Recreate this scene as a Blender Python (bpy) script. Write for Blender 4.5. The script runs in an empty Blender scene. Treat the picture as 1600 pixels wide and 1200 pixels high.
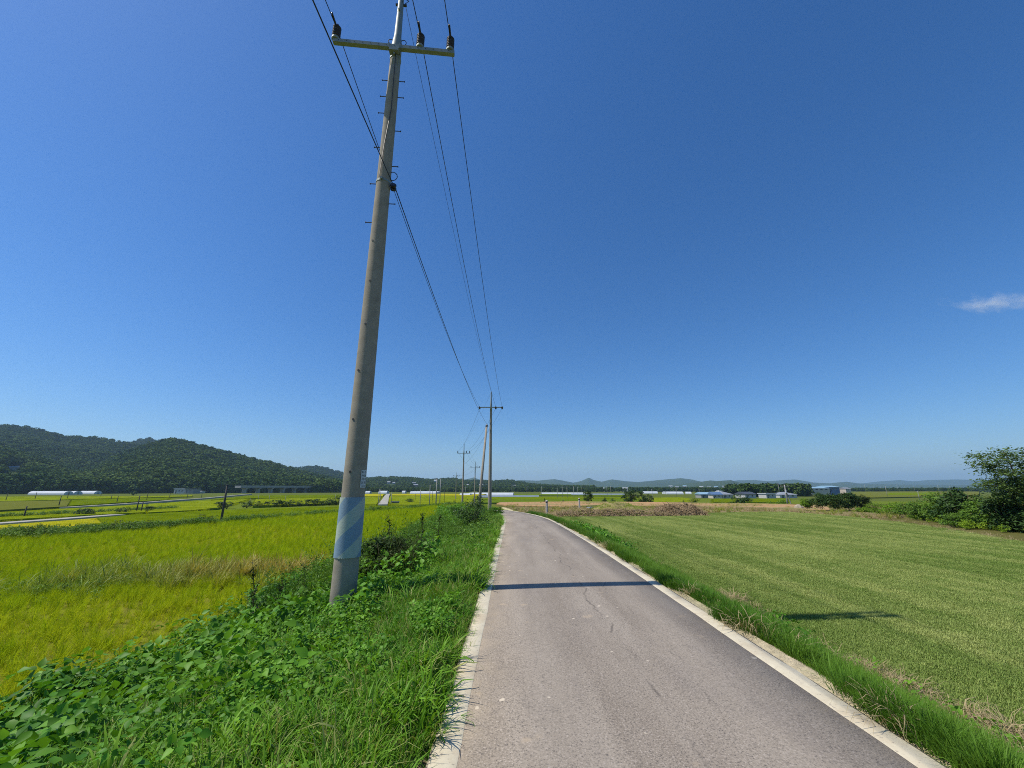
import bpy, bmesh, math, random
import numpy as np
from mathutils import Vector, Matrix

R = math.radians
scene = bpy.context.scene
COL = scene.collection

# ------------------------------------------------------------------ camera, sky, sun, exposure
FPX, HORIZON, EYE = 620.0, 762.0, 1.55
PITCH = math.atan((HORIZON - 600.0) / FPX)
cam_d = bpy.data.cameras.new('camera')
cam = bpy.data.objects.new('camera', cam_d); COL.objects.link(cam)
cam.location = (0, 0, EYE); cam.rotation_euler = (math.pi / 2 + PITCH, 0, 0)
cam_d.sensor_fit = 'HORIZONTAL'; cam_d.sensor_width = 36.0; cam_d.lens = 36.0 * FPX / 1600.0
cam_d.clip_start = 0.05; cam_d.clip_end = 60000
scene.camera = cam

SUN_EL, SUN_AZ = R(56.0), math.atan2(-0.9936, -0.113)      # azimuth from +Y, clockwise
world = bpy.data.worlds.new('World'); scene.world = world; world.use_nodes = True
wn = world.node_tree.nodes; wn.clear()
sky = wn.new('ShaderNodeTexSky'); sky.sky_type = 'NISHITA'; sky.sun_disc = False
sky.sun_elevation = SUN_EL; sky.sun_rotation = SUN_AZ
sky.altitude = 0; sky.air_density = 1.1; sky.dust_density = 0.5; sky.ozone_density = 10.0
bg = wn.new('ShaderNodeBackground'); bg.inputs['Strength'].default_value = 0.126
wo = wn.new('ShaderNodeOutputWorld')
hs = wn.new('ShaderNodeHueSaturation'); hs.inputs['Saturation'].default_value = 1.17; hs.inputs['Hue'].default_value = 0.504
world.node_tree.links.new(sky.outputs[0], hs.inputs['Color']); world.node_tree.links.new(hs.outputs[0], bg.inputs[0]); world.node_tree.links.new(bg.outputs[0], wo.inputs[0])

sun_d = bpy.data.lights.new('sun', 'SUN'); sun_d.energy = 5.0; sun_d.angle = R(0.53); sun_d.color = (1.0, 0.94, 0.84)
sun = bpy.data.objects.new('sun', sun_d); COL.objects.link(sun)
sdir = Vector((math.sin(SUN_AZ) * math.cos(SUN_EL), math.cos(SUN_AZ) * math.cos(SUN_EL), math.sin(SUN_EL)))
sun.rotation_euler = sdir.to_track_quat('Z', 'Y').to_euler(); sun.location = sdir * 200

vs = scene.view_settings
vs.view_transform = 'Standard'; vs.look = 'None'; vs.exposure = 0.0; vs.gamma = 1.0; vs.use_curve_mapping = False
scene.render.engine = 'CYCLES'
scene.cycles.use_denoising = False; scene.cycles.filter_width = 1.0
scene.cycles.max_bounces = 6; scene.cycles.diffuse_bounces = 3; scene.cycles.transmission_bounces = 4
scene.cycles.volume_bounces = 6; scene.cycles.transparent_max_bounces = 4

# ------------------------------------------------------------------ measuring helpers
CP, SP = math.cos(PITCH), math.sin(PITCH)
def ray(px, py):
    u = (px - 800.0) / FPX; v = (py - 600.0) / FPX
    return u, CP + v * SP, SP - v * CP
def at(px, py, Y):
    r = ray(px, py); t = Y / r[1]
    return Vector((r[0] * t, r[1] * t, EYE + r[2] * t))
def gz(px, py, z):
    r = ray(px, py); t = (z - EYE) / r[2]
    return Vector((r[0] * t, r[1] * t, z))
def radial(px, py, rad):
    r = ray(px, py); t = rad / math.hypot(r[0], r[1])
    return Vector((r[0] * t, r[1] * t, EYE + r[2] * t))

def smooth_interp(xk, yk, x0, x1, n=1600, sig=3.0):
    xs = np.linspace(x0, x1, n); ys = np.interp(xs, xk, yk)
    w = max(1, int(sig / (xs[1] - xs[0]) * 3)); k = np.exp(-0.5 * (np.arange(-w, w + 1) * (xs[1] - xs[0]) / sig) ** 2); k /= k.sum()
    yp = np.pad(ys, w, mode='reflect', reflect_type='odd')
    return xs, np.convolve(yp, k, 'valid')
_zx, _zy = smooth_interp([-60, 10, 20, 27.7, 41, 60, 80, 110, 150, 260], [0, 0, -.2, -.4, -.83, -1.43, -2.05, -2.9, -3.3, -3.5], -60, 260)
_cx, _cy = smooth_interp([-60, 18, 27, 38, 48, 58, 75, 110, 150, 260], [1.0, 1.0, .98, .15, -1.35, -2.75, -4.9, -9.8, -19, -52], -60, 260)
def ZR(Y): return np.interp(Y, _zx, _zy)
def CX(Y): return np.interp(Y, _cx, _cy)
def sstep(t): t = np.clip(t, 0, 1); return t * t * (3 - 2 * t)
def YB(X): return np.interp(X, [-90, -55, -40, -30.5, -26.4, -23.3, -19.5, -13.2, -11.4, -5], [-5, 10, 19, 25.5, 28.5, 34, 47, 57, 67, 75])
def vnoise(x, y, seed=0):
    xi = np.floor(x).astype(np.int64); yi = np.floor(y).astype(np.int64); fx = x - xi; fy = y - yi
    fx = fx * fx * (3 - 2 * fx); fy = fy * fy * (3 - 2 * fy)
    def h(a, b):
        n = (a * 374761393 + b * 668265263 + seed * 974634777) & 0x7fffffff
        n = ((n ^ (n >> 13)) * 1274126177) & 0x7fffffff
        return ((n ^ (n >> 16)) & 0xffff) / 65535.0
    return (h(xi, yi) * (1 - fx) + h(xi + 1, yi) * fx) * (1 - fy) + (h(xi, yi + 1) * (1 - fx) + h(xi + 1, yi + 1) * fx) * fy
def fbm(x, y, seed=0, octv=4):
    s = 0; a = .5
    for i in range(octv):
        s = s + a * vnoise(x * 2 ** i, y * 2 ** i, seed + i * 7); a *= .5
    return s
def PADDY(X, Y): return -1.25 + (-3.65 + 1.25) * sstep((Y - YB(X)) / 3.5) - 1.3 * sstep((Y - 250) / 500)
def RZ(Y): return np.interp(Y, [-60, 10, 40, 60, 78, 95, 200, 400, 900], [-.6, -.6, -.96, -1.2, -1.35, -3.9, -4.6, -5, -5.0])
def H(X, Y):
    X = np.asarray(X, float); Y = np.asarray(Y, float)
    u = X - CX(Y); zr = ZR(Y); s = np.abs(u)
    lumps = (fbm(X * 1.3, Y * 1.3, 3) - .5)
    zl = zr - .25 * sstep((s - 1.6) / 2.0) - np.maximum(0, s - 3.4) * .42 + lumps * .22 * sstep((s - 1.7) / 1.2) * sstep((9 - s) / 2)
    left = np.maximum(zl, PADDY(X, Y))
    zrt = zr - np.maximum(0, s - 1.62) * .46 + lumps * .1 * sstep((s - 1.7) / .6) * sstep((4 - s))
    right = np.maximum(zrt, RZ(Y) + (fbm(X * .12, Y * .12, 9) - .5) * .16)
    z = np.where(u < 0, left, right)
    return z - .07 * sstep((1.6 - s) / .12)
def G(px, py):
    r = ray(px, py); t = np.geomspace(1.0, 4000.0, 3000); below = EYE + r[2] * t <= H(r[0] * t, r[1] * t)
    i = int(np.argmax(below)) if below.any() else len(t) - 1; t = np.linspace(t[max(0, i - 1)], t[i], 200)
    j = int(np.argmin(np.abs(EYE + r[2] * t - H(r[0] * t, r[1] * t)))); t = float(t[j])
    return Vector((r[0] * t, r[1] * t, float(H(r[0] * t, r[1] * t))))

# ------------------------------------------------------------------ object helpers
def obj(name, me, m=None, parent=None, loc=None, label=None, cat=None, group=None, kind=None, rz=None):
    o = bpy.data.objects.new(name, me); COL.objects.link(o)
    if m is not None and me is not None:
        if len(me.materials) == 0: me.materials.append(m)
    if parent is not None: o.parent = parent
    if loc is not None: o.location = loc
    if rz is not None: o.rotation_euler = (0, 0, rz)
    if label: o['label'] = label
    if cat: o['category'] = cat
    if group: o['group'] = group
    if kind: o['kind'] = kind
    return o
def thing(name, label, cat, loc, rz=0, group=None):
    return obj(name, None, None, None, loc, label, cat, group, None, rz)
def mesh_np(name, V, F, smooth=False):
    V = np.ascontiguousarray(V, np.float32); F = np.ascontiguousarray(F, np.int32)
    me = bpy.data.meshes.new(name); n, k = F.shape
    me.vertices.add(len(V)); me.vertices.foreach_set('co', V.ravel())
    me.loops.add(n * k); me.loops.foreach_set('vertex_index', F.ravel())
    me.polygons.add(n); me.polygons.foreach_set('loop_start', np.arange(0, n * k, k, dtype=np.int32))
    if smooth: me.polygons.foreach_set('use_smooth', np.ones(n, bool))
    me.update(calc_edges=True); return me
def mesh_py(name, V, F, smooth=False):
    me = bpy.data.meshes.new(name); me.from_pydata([tuple(v) for v in V], [], [tuple(f) for f in F]); me.update()
    if smooth: me.polygons.foreach_set('use_smooth', np.ones(len(me.polygons), bool))
    return me
class MB:
    def __init__(s): s.V = []; s.F = []
    def add(s, V, F):
        o = len(s.V); s.V += [tuple(v) for v in V]; s.F += [tuple(i + o for i in f) for f in F]; return s
    def box(s, x0, x1, y0, y1, z0, z1):
        return s.add([(x0, y0, z0), (x1, y0, z0), (x1, y1, z0), (x0, y1, z0), (x0, y0, z1), (x1, y0, z1), (x1, y1, z1), (x0, y1, z1)],
                     [(3, 2, 1, 0), (4, 5, 6, 7), (0, 1, 5, 4), (1, 2, 6, 5), (2, 3, 7, 6), (3, 0, 4, 7)])
    def tube(s, pts, rad, n=8, cap=True):
        pts = [Vector(p) for p in pts]; rad = rad if hasattr(rad, '__len__') else [rad] * len(pts)
        V = []; F = []; up = Vector((0, 0, 1))
        for i, p in enumerate(pts):
            d = (pts[min(i + 1, len(pts) - 1)] - pts[max(i - 1, 0)]).normalized()
            a = d.cross(Vector((0.13, 1, 0.07)) if abs(d.z) > .8 else up).normalized(); b = d.cross(a)
            for k in range(n):
                t = 2 * math.pi * k / n; V.append(p + (a * math.cos(t) + b * math.sin(t)) * rad[i])
        for i in range(len(pts) - 1):
            for k in range(n):
                F.append((i * n + k, (i + 1) * n + k, (i + 1) * n + (k + 1) % n, i * n + (k + 1) % n))
        if cap: F.append(tuple(range(n))); F.append(tuple(reversed(range((len(pts) - 1) * n, len(pts) * n))))
        return s.add(V, F)
    def lathe(s, prof, n=16, axis=Matrix.Identity(4)):
        V = []; F = []
        for r, z in prof:
            for k in range(n):
                t = 2 * math.pi * k / n; V.append(axis @ Vector((r * math.cos(t), r * math.sin(t), z)))
        for i in range(len(prof) - 1):
            for k in range(n): F.append((i * n + k, i * n + (k + 1) % n, (i + 1) * n + (k + 1) % n, (i + 1) * n + k))
        F.append(tuple(reversed(range(n)))); F.append(tuple(range((len(prof) - 1) * n, len(prof) * n)))
        return s.add(V, F)
    def ring(s, c, rmaj, rmin, axis, n=18, m=6):
        axis = Vector(axis).normalized(); a = axis.orthogonal().normalized(); b = axis.cross(a); V = []; F = []
        for i in range(n):
            t = 2 * math.pi * i / n; d = a * math.cos(t) + b * math.sin(t)
            for j in range(m):
                q = 2 * math.pi * j / m; V.append(Vector(c) + d * (rmaj + rmin * math.cos(q)) + axis * rmin * math.sin(q))
        for i in range(n):
            for j in range(m): F.append((i * m + j, ((i + 1) % n) * m + j, ((i + 1) % n) * m + (j + 1) % m, i * m + (j + 1) % m))
        return s.add(V, F)
    def me(s, name, smooth=False): return mesh_py(name, s.V, s.F, smooth)

# ------------------------------------------------------------------ materials
def nodes(name):
    m = bpy.data.materials.new(name); m.use_nodes = True; t = m.node_tree; t.nodes.clear(); return m, t
class NT:
    def __init__(s, name):
        s.m, s.t = nodes(name); s.out = s.n('ShaderNodeOutputMaterial')
    def n(s, typ, **kw):
        x = s.t.nodes.new(typ)
        for k, v in kw.items():
            if k.startswith('i_'): x.inputs[k[2:].replace('_', ' ')].default_value = v
            else: setattr(x, k, v)
        return x
    def l(s, a, b): s.t.links.new(a, b)
    def pos(s): return s.n('ShaderNodeNewGeometry').outputs['Position']
    def noise(s, vec, scale, detail=3, rough=.55):
        x = s.n('ShaderNodeTexNoise'); x.inputs['Scale'].default_value = scale; x.inputs['Detail'].default_value = detail; x.inputs['Roughness'].default_value = rough
        if vec is not None: s.l(vec, x.inputs['Vector'])
        return x.outputs['Fac']
    def ramp(s, fac, lo, hi):
        x = s.n('ShaderNodeMapRange'); x.inputs['From Min'].default_value = lo; x.inputs['From Max'].default_value = hi
        s.l(fac, x.inputs['Value']); return x.outputs[0]
    def mix(s, fac, a, b, mode='MIX'):
        x = s.n('ShaderNodeMix', data_type='RGBA', blend_type=mode)
        for sock, v in ((x.inputs[0], fac), (x.inputs[6], a), (x.inputs[7], b)):
            if hasattr(v, 'is_output'): s.l(v, sock)
            elif isinstance(v, (int, float)): sock.default_value = v
            else: sock.default_value = (*v, 1)
        return x.outputs[2]
    def math(s, op, a, b=None):
        x = s.n('ShaderNodeMath', operation=op)
        for i, v in enumerate((a, b)):
            if v is None: continue
            if hasattr(v, 'is_output'): s.l(v, x.inputs[i])
            else: x.inputs[i].default_value = v
        return x.outputs[0]
    def scaled(s, vec, sc):
        x = s.n('ShaderNodeVectorMath', operation='MULTIPLY'); s.l(vec, x.inputs[0]); x.inputs[1].default_value = sc; return x.outputs[0]
    def bump(s, h, strength, dist):
        x = s.n('ShaderNodeBump'); x.inputs['Strength'].default_value = strength; x.inputs['Distance'].default_value = dist; s.l(h, x.inputs['Height']); return x.outputs[0]
    def bsdf(s, col, rough=.8, spec=.3, metal=0, normal=None):
        b = s.n('ShaderNodeBsdfPrincipled')
        if hasattr(col, 'is_output'): s.l(col, b.inputs['Base Color'])
        else: b.inputs['Base Color'].default_value = (*col, 1)
        b.inputs['Roughness'].default_value = rough; b.inputs['Specular IOR Level'].default_value = spec; b.inputs['Metallic'].default_value = metal
        if normal is not None: s.l(normal, b.inputs['Normal'])
        return b
    def done(s, sh): s.l(sh.outputs[0], s.out.inputs['Surface']); return s.m

def plain(name, a, b=None, scale=3.0, rough=.8, spec=.3, metal=0, bump=0, bscale=None, local=False):
    k = NT(name); b = b or tuple(c * .75 for c in a)
    p = k.n('ShaderNodeTexCoord').outputs['Object'] if local else k.pos()
    f = k.ramp(k.noise(p, scale, 5, .6), .3, .7); c = k.mix(f, a, b)
    nrm = k.bump(k.noise(p, bscale or scale * 4, 4), .5, bump) if bump else None
    return k.done(k.bsdf(c, rough, spec, metal, nrm))
def foliage(name, a, b, trans=.3, patch=.35, dark=.75, rough=.5, spec=.25, c=None, tscale=(1.25, 1.15, .6)):
    """leaf material: a..b by the plant's own tint and by patches of ground"""
    k = NT(name)
    at_ = k.n('ShaderNodeAttribute', attribute_type='INSTANCER', attribute_name='tint').outputs['Fac']
    rnd = k.n('ShaderNodeObjectInfo').outputs['Random']
    isl = k.n('ShaderNodeNewGeometry').outputs['Random Per Island']
    f = k.math('ADD', k.math('MULTIPLY', at_, .75), k.math('MULTIPLY', isl, .25))
    col = k.mix(f, a, b)
    if c: col = k.mix(k.ramp(isl, .86, .9), col, c)
    v = k.math('ADD', k.math('MULTIPLY', rnd, 1 - dark), k.math('ADD', k.math('MULTIPLY', isl, .25), dark))
    hs = k.n('ShaderNodeHueSaturation'); k.l(col, hs.inputs['Color']); k.l(v, hs.inputs['Value']); col = hs.outputs[0]
    b1 = k.bsdf(col, rough, spec)
    tr = k.n('ShaderNodeBsdfTranslucent')
    k.l(k.mix(1.0, col, tscale, 'MULTIPLY'), tr.inputs['Color'])
    mx = k.n('ShaderNodeMixShader'); mx.inputs[0].default_value = trans; k.l(b1.outputs[0], mx.inputs[1]); k.l(tr.outputs[0], mx.inputs[2])
    return k.done(mx)

M = {}
M['concrete'] = plain('pole_concrete', (.34, .30, .235), (.25, .22, .17), 5, .9, .2, 0, .004, 60)
M['galv'] = plain('galvanised_steel', (.27, .30, .275), (.21, .24, .22), 8, .6, .4, .3)
M['dark_metal'] = plain('dark_metal', (.06, .06, .06), None, 8, .5, .4, .3)
M['polymer'] = plain('insulator_polymer', (.022, .018, .02), None, 8, .35, .5)
M['wire'] = plain('wire_jacket', (.02, .021, .024), None, 8, .5, .4)
M['white_plate'] = plain('plate_white', (.55, .58, .58), (.45, .48, .48), 30, .5, .4)
M['plate_ink'] = plain('plate_ink', (.12, .14, .15), None, 30, .6, .3)
M['dark_wood'] = plain('dark_post', (.09, .08, .07), (.06, .055, .05), 5, .9, .2)
M['far_pole'] = plain('grey_pole', (.36, .35, .32), (.28, .27, .25), 5, .9, .2)
M['bark'] = plain('bark', (.12, .09, .065), (.07, .055, .04), 12, .95, .1, 0, .01, 40)
M['white_sheet'] = plain('greenhouse_film', (.55, .58, .6), (.46, .5, .53), .5, .6, .3)
M['grey_film'] = plain('greenhouse_shade_film', (.26, .31, .36), (.2, .24, .28), .5, .5, .3)
M['wall_cream'] = plain('house_wall_cream', (.55, .5, .42), (.47, .42, .35), 1, .9, .2)
M['wall_white'] = plain('house_wall_white', (.5, .5, .48), (.42, .42, .4), 1, .9, .2)
M['wall_grey'] = plain('house_wall_grey', (.3, .3, .29), (.24, .24, .23), 1, .9, .2)
M['wall_pink'] = plain('house_wall_brick', (.42, .24, .17), (.34, .2, .14), 2, .9, .2)
M['roof_blue'] = plain('roof_blue', (.10, .17, .29), (.08, .14, .25), 1, .5, .4)
M['roof_sky'] = plain('roof_light_blue', (.27, .42, .52), (.22, .36, .46), 1, .5, .4)
M['roof_green'] = plain('roof_green', (.2, .38, .32), (.16, .32, .27), 1, .5, .4)
M['roof_grey'] = plain('roof_grey', (.3, .32, .35), (.22, .24, .27), 1, .6, .4)
M['roof_red'] = plain('roof_red', (.4, .17, .11), (.32, .13, .09), 1, .6, .4)
M['roof_white'] = plain('roof_white', (.5, .52, .53), (.42, .44, .45), 1, .5, .4)
M['roof_dark'] = plain('roof_dark', (.07, .08, .1), (.05, .06, .08), 1, .6, .4)
M['glass'] = plain('window_glass', (.04, .05, .06), None, 1, .1, .6)
M['path'] = plain('path_concrete', (.4, .38, .32), (.32, .3, .25), .5, .9, .2)
M['stone'] = plain('white_stone', (.55, .5, .45), (.38, .34, .3), 7, .9, .2, 0, .006, 50)
M['boulder'] = plain('tan_boulder', (.42, .36, .26), (.32, .27, .2), 2, .95, .2, 0, .05, 6)

# asphalt: pale, speckled, with a wandering crack and dusty stains
k = NT('asphalt'); p = k.pos()
sp = k.noise(p, 75, 3, .85); md = k.noise(p, 1.1, 5, .6); big = k.noise(k.scaled(p, (1.6, .22, 1)), 1.2, 4, .6)
c = k.mix(k.ramp(md, .35, .65), (.240, .200, .154), (.266, .222, .172))
c = k.mix(k.math('MULTIPLY', k.ramp(big, .38, .62), .9), c, (.337, .287, .225))
c = k.mix(k.math('MULTIPLY', k.ramp(k.noise(k.scaled(p, (.9, .3, 1)), .7, 5, .7), .52, .66), .45), c, (.2, .172, .148))
c = k.mix(k.ramp(sp, .55, .68), c, (.47, .405, .34))
c = k.mix(k.ramp(sp, .47, .34), c, (.085, .076, .07))
sepx = k.n('ShaderNodeSeparateXYZ'); k.l(p, sepx.inputs[0])
wob = k.math('MULTIPLY', k.math('SUBTRACT', k.noise(k.scaled(p, (0, 1, 0)), .9, 5, .65), .5), .55)
cr = k.math('ABSOLUTE', k.math('SUBTRACT', k.math('SUBTRACT', sepx.outputs[0], 1.12), wob))
crm = k.math('MULTIPLY', k.ramp(cr, .02, .003), k.ramp(k.noise(k.scaled(p, (.3, 1, 0)), 2.3, 3), .44, .58))
c = k.mix(k.math('MULTIPLY', crm, .6), c, (.07, .06, .052))
wob2 = k.math('MULTIPLY', k.math('SUBTRACT', k.noise(k.scaled(p, (0, 1, 4)), .6, 6, .7), .5), .8)
cr2 = k.math('ABSOLUTE', k.math('SUBTRACT', k.math('SUBTRACT', sepx.outputs[0], 1.55), wob2))
c = k.mix(k.math('MULTIPLY', k.math('MULTIPLY', k.ramp(cr2, .012, .003), k.ramp(k.noise(k.scaled(p, (0, 1, 2)), 1.1, 3), .5, .6)), .5), c, (.08, .07, .06))
for xc in (.32, 1.72):
    wt = k.ramp(k.math('ABSOLUTE', k.math('SUBTRACT', sepx.outputs[0], xc)), .36, .05)
    c = k.mix(k.math('MULTIPLY', k.math('MULTIPLY', wt, k.ramp(k.noise(k.scaled(p, (1.2, .25, 1)), 1.3, 4, .65), .3, .7)), .38), c, (.35, .30, .236))
tr = k.ramp(k.noise(k.scaled(p, (3.2, .05, 1)), 1.0, 3), .5, .72)
c = k.mix(k.math('MULTIPLY', tr, .16), c, (.17, .145, .125))
st = k.ramp(k.noise(p, 2.6, 3, .5), .66, .74)
c = k.mix(k.math('MULTIPLY', st, .55), c, (.47, .37, .25))
st2 = k.ramp(k.noise(p, 9, 2, .4), .735, .76)
c = k.mix(k.math('MULTIPLY', st2, .8), c, (.6, .52, .4))
edge = k.math('MULTIPLY', k.ramp(k.math('ABSOLUTE', k.math('SUBTRACT', sepx.outputs[0], 1.0)), 1.0, 1.32), k.ramp(k.noise(p, 4, 4, .7), .42, .66))
c = k.mix(k.math('MULTIPLY', edge, .4), c, (.42, .34, .24))
M['asphalt'] = k.done(k.bsdf(c, .9, .2, 0, k.bump(sp, .6, .006)))

k = NT('edge_paint'); p = k.pos()
c = k.mix(k.ramp(k.noise(p, 5, 5, .7), .35, .7), (.62, .555, .40), (.53, .465, .33))
c = k.mix(k.ramp(k.noise(p, 60, 3, .7), .66, .72), c, (.36, .32, .27))
c = k.mix(k.math('MULTIPLY', k.ramp(k.noise(p, 1.7, 5, .75), .48, .66), .75), c, (.47, .38, .255))
c = k.mix(k.ramp(k.noise(p, 22, 4, .8), .60, .68), c, (.3, .26, .2))
M['paint'] = k.done(k.bsdf(c, .8, .3, 0, k.bump(k.noise(p, 120, 2, .8), .4, .003)))

k = NT('soil'); p = k.pos()
att = k.n('ShaderNodeAttribute', attribute_name='col').outputs['Color']
c = k.mix(k.ramp(k.noise(p, 7, 6, .7), .3, .7), att, (.5, .5, .5), 'MULTIPLY')
c = k.mix(k.ramp(k.noise(p, .35, 4, .6), .35, .7), c, k.mix(1.0, att, (.7, .75, .6), 'MULTIPLY'))
M['soil'] = k.done(k.bsdf(c, .95, 0, 0, k.bump(k.noise(p, 18, 5, .7), .8, .04)))

k = NT('lawn_turf'); p = k.pos()
stripe = k.noise(k.scaled(p, (2.6, .10, 1)), 1.0, 4, .6); fine = k.noise(p, 34, 3, .75); patch = k.noise(k.scaled(p, (.35, .16, 1)), 1.0, 4, .6)
c = k.mix(k.ramp(stripe, .36, .66), (.115, .175, .036), (.235, .27, .085))
c = k.mix(k.ramp(patch, .5, .72), c, (.31, .32, .12))
c = k.mix(k.ramp(fine, .4, .8), c, (.09, .13, .03))
M['lawn'] = k.done(k.bsdf(c, .95, 0, 0, k.bump(fine, .8, .03)))

def field_mat(name, a, b, d, sx=(.5, .05)):
    k = NT(name); p = k.pos()
    c = k.mix(k.ramp(k.noise(k.scaled(p, (.06, .14, 1)), 1, 4, .6), .35, .68), a, b)
    c = k.mix(k.ramp(k.noise(k.scaled(p, (1.1, .6, 1)), 1, 4, .75), .45, .75), c, d)
    return k.done(k.bsdf(c, .95, 0, 0, k.bump(k.noise(k.scaled(p, (1.4, 1.0, 1)), 1, 4, .8), .8, .4)))
M['f_lime'] = field_mat('rice_lime', (.245, .285, .014), (.2, .25, .014), (.13, .18, .012))
M['f_dark'] = field_mat('rice_dark_green', (.15, .20, .006), (.125, .175, .006), (.09, .135, .005))
M['f_mid'] = field_mat('rice_mid_green', (.13, .19, .014), (.105, .155, .014), (.075, .115, .012))
M['f_yellow'] = field_mat('rice_ripe_yellow', (.42, .37, .018), (.35, .33, .018), (.27, .27, .015))
M['f_olive'] = field_mat('rice_olive', (.155, .165, .03), (.13, .145, .028), (.1, .12, .02))
k = NT('orange_soil'); p = k.pos(); c = k.mix(k.ramp(k.noise(k.scaled(p, (.25, .6, 1)), 1, 5, .65), .35, .65), (.5, .27, .12), (.4, .26, .14))
c = k.mix(k.ramp(k.noise(k.scaled(p, (.1, .35, 1)), 1, 4, .6), .5, .58), c, (.24, .22, .08)); c = k.mix(k.ramp(k.noise(p, 2.5, 4, .7), .52, .7), c, (.16, .13, .06))
M['orange_soil'] = k.done(k.bsdf(c, .95, .1, 0, k.bump(k.noise(p, 3, 4, .7), .8, .08)))

M['grass'] = foliage('verge_grass', (.07, .225, .012), (.20, .37, .028), .33, spec=.15, c=(.3, .33, .1))
M['grass_r'] = foliage('right_verge_grass', (.06, .17, .012), (.15, .26, .03), .3, spec=.12)
M['vine'] = foliage('vine_leaf', (.055, .19, .011), (.2, .41, .03), .34, dark=.6, rough=.5, spec=.2, c=(.16, .34, .03))
M['rice_green'] = foliage('rice_green_blade', (.19, .26, .003), (.33, .38, .004), .35, rough=.9, spec=0.0, dark=.85, tscale=(1.15, 1.1, .6))
M['rice'] = foliage('rice_blade', (.27, .40, .010), (.58, .58, .028), .35, rough=.9, spec=0.0, dark=.74, tscale=(1.15, 1.1, .6))
M['dry_grass'] = foliage('dry_grass', (.42, .33, .19), (.3, .25, .12), .2, rough=.8)
M['brown_grass'] = foliage('browning_grass', (.2, .31, .03), (.5, .37, .09), .28, dark=.6)
M['turf'] = foliage('turf_blade', (.145, .23, .04), (.40, .44, .145), .25, dark=.93, spec=.08)
M['weed'] = foliage('weed_leaf', (.06, .15, .02), (.19, .3, .04), .3, spec=.12)
M['hedge'] = foliage('hedge_leaf', (.09, .18, .024), (.26, .39, .05), .32, dark=.6, spec=.12)
M['weed_dark'] = foliage('dark_weed', (.03, .06, .014), (.10, .115, .035), .22, dark=.6, spec=.08)
M['bush'] = foliage('bush_leaf', (.035, .075, .018), (.085, .14, .03), .22, spec=.12)
M['bush_bright'] = foliage('bright_bush_leaf', (.13, .25, .018), (.27, .39, .03), .32, spec=.12)
M['tree'] = foliage('tree_leaf', (.09, .155, .042), (.22, .29, .09), .3, spec=.15)
M['forest'] = foliage('forest_leaf', (.028, .066, .018), (.105, .155, .036), .15, dark=.65, rough=.9, spec=.03)
M['stem'] = plain('green_stem', (.1, .14, .04), None, 20, .8, .2)
M['stem_dry'] = plain('dry_stem', (.12, .09, .05), None, 20, .9, .2)
M['sticks'] = plain('dry_sticks', (.42, .31, .18), (.2, .14, .08), 1.2, .95, .1)

# blue-grey anti-poster sheet with a diagonal band, stripes are printed
k = NT('poster_guard'); o = k.n('ShaderNodeTexCoord').outputs['Object']; sx = k.n('ShaderNodeSeparateXYZ'); k.l(o, sx.inputs[0])
ang = k.math('MULTIPLY', k.math('ARCTAN2', sx.outputs[1], sx.outputs[0]), .18)
ph = k.math('FRACT', k.math('MULTIPLY', k.math('SUBTRACT', sx.outputs[2], ang), 1.77))
c = k.mix(k.math('GREATER_THAN', ph, .52), (.22, .32, .41), (.41, .48, .42))
M['guard'] = k.done(k.bsdf(c, .6, .3))

# ------------------------------------------------------------------ ground
def axis_pts(fine, step, growth, far):
    a = list(np.arange(0, fine + 1e-6, step)); d = step
    while a[-1] < far: d *= growth; a.append(a[-1] + d)
    return np.array(a)
xp = axis_pts(9, .22, 1.075, 13000); gx = np.concatenate([-xp[:0:-1], xp])
yp = axis_pts(46, .30, 1.07, 13000); yn = axis_pts(4, .6, 1.25, 13000); gy = np.concatenate([-yn[:0:-1], yp])
XX, YY = np.meshgrid(gx, gy); ZZ = H(XX, YY)
nx, ny = len(gx), len(gy)
idx = np.arange(nx * ny).reshape(ny, nx)
F = np.stack([idx[:-1, :-1], idx[:-1, 1:], idx[1:, 1:], idx[1:, :-1]], -1).reshape(-1, 4)
g_me = mesh_np('ground', np.stack([XX, YY, ZZ], -1).reshape(-1, 3), F, True)
U = XX - CX(YY)
colr = np.zeros((ny, nx, 4)); colr[..., 3] = 1
def setc(mask, c): colr[mask, :3] = c
setc(np.ones_like(U, bool), (.17, .22, .03))
setc((U < -1.3) & (ZZ > PADDY(XX, YY) + .03) & (YY < 200), (.10, .085, .045))
setc((U < -1.3) & (ZZ <= PADDY(XX, YY) + .03) & (YY < YB(XX)), (.26, .25, .045))
setc((U < -1.3) & (YY >= YB(XX)) & (YY < YB(XX) + 6) & (YY < 90), (.09, .11, .025))
setc((U > 1.3) & (YY < 95), (.16, .15, .05))
sand = (U > 1.3) & (U < 1.78 + .25 * fbm(XX * 1.5, YY * 1.5, 5)) & (YY < 60); setc(sand, (.70, .585, .385))
setc((U > 1.95) & (U < 3.3) & (YY < 60) & ~sand, (.11, .13, .035))
dirt = (U > 3) & (YY > 35) & (YY < 58) & (XX < 60); setc(dirt, (.30, .24, .12))
setc((U > -1.6) & (U < -1.3), (.45, .38, .25))
far = np.hypot(XX, YY) > 260; setc(far, (.14, .17, .04)); setc(np.hypot(XX, YY) > 900, (.10, .13, .05))
ca = g_me.color_attributes.new('col', 'FLOAT_COLOR', 'POINT'); ca.data.foreach_set('color', colr.reshape(-1).astype(np.float32))
obj('ground', g_me, M['soil'], kind='structure')

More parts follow.
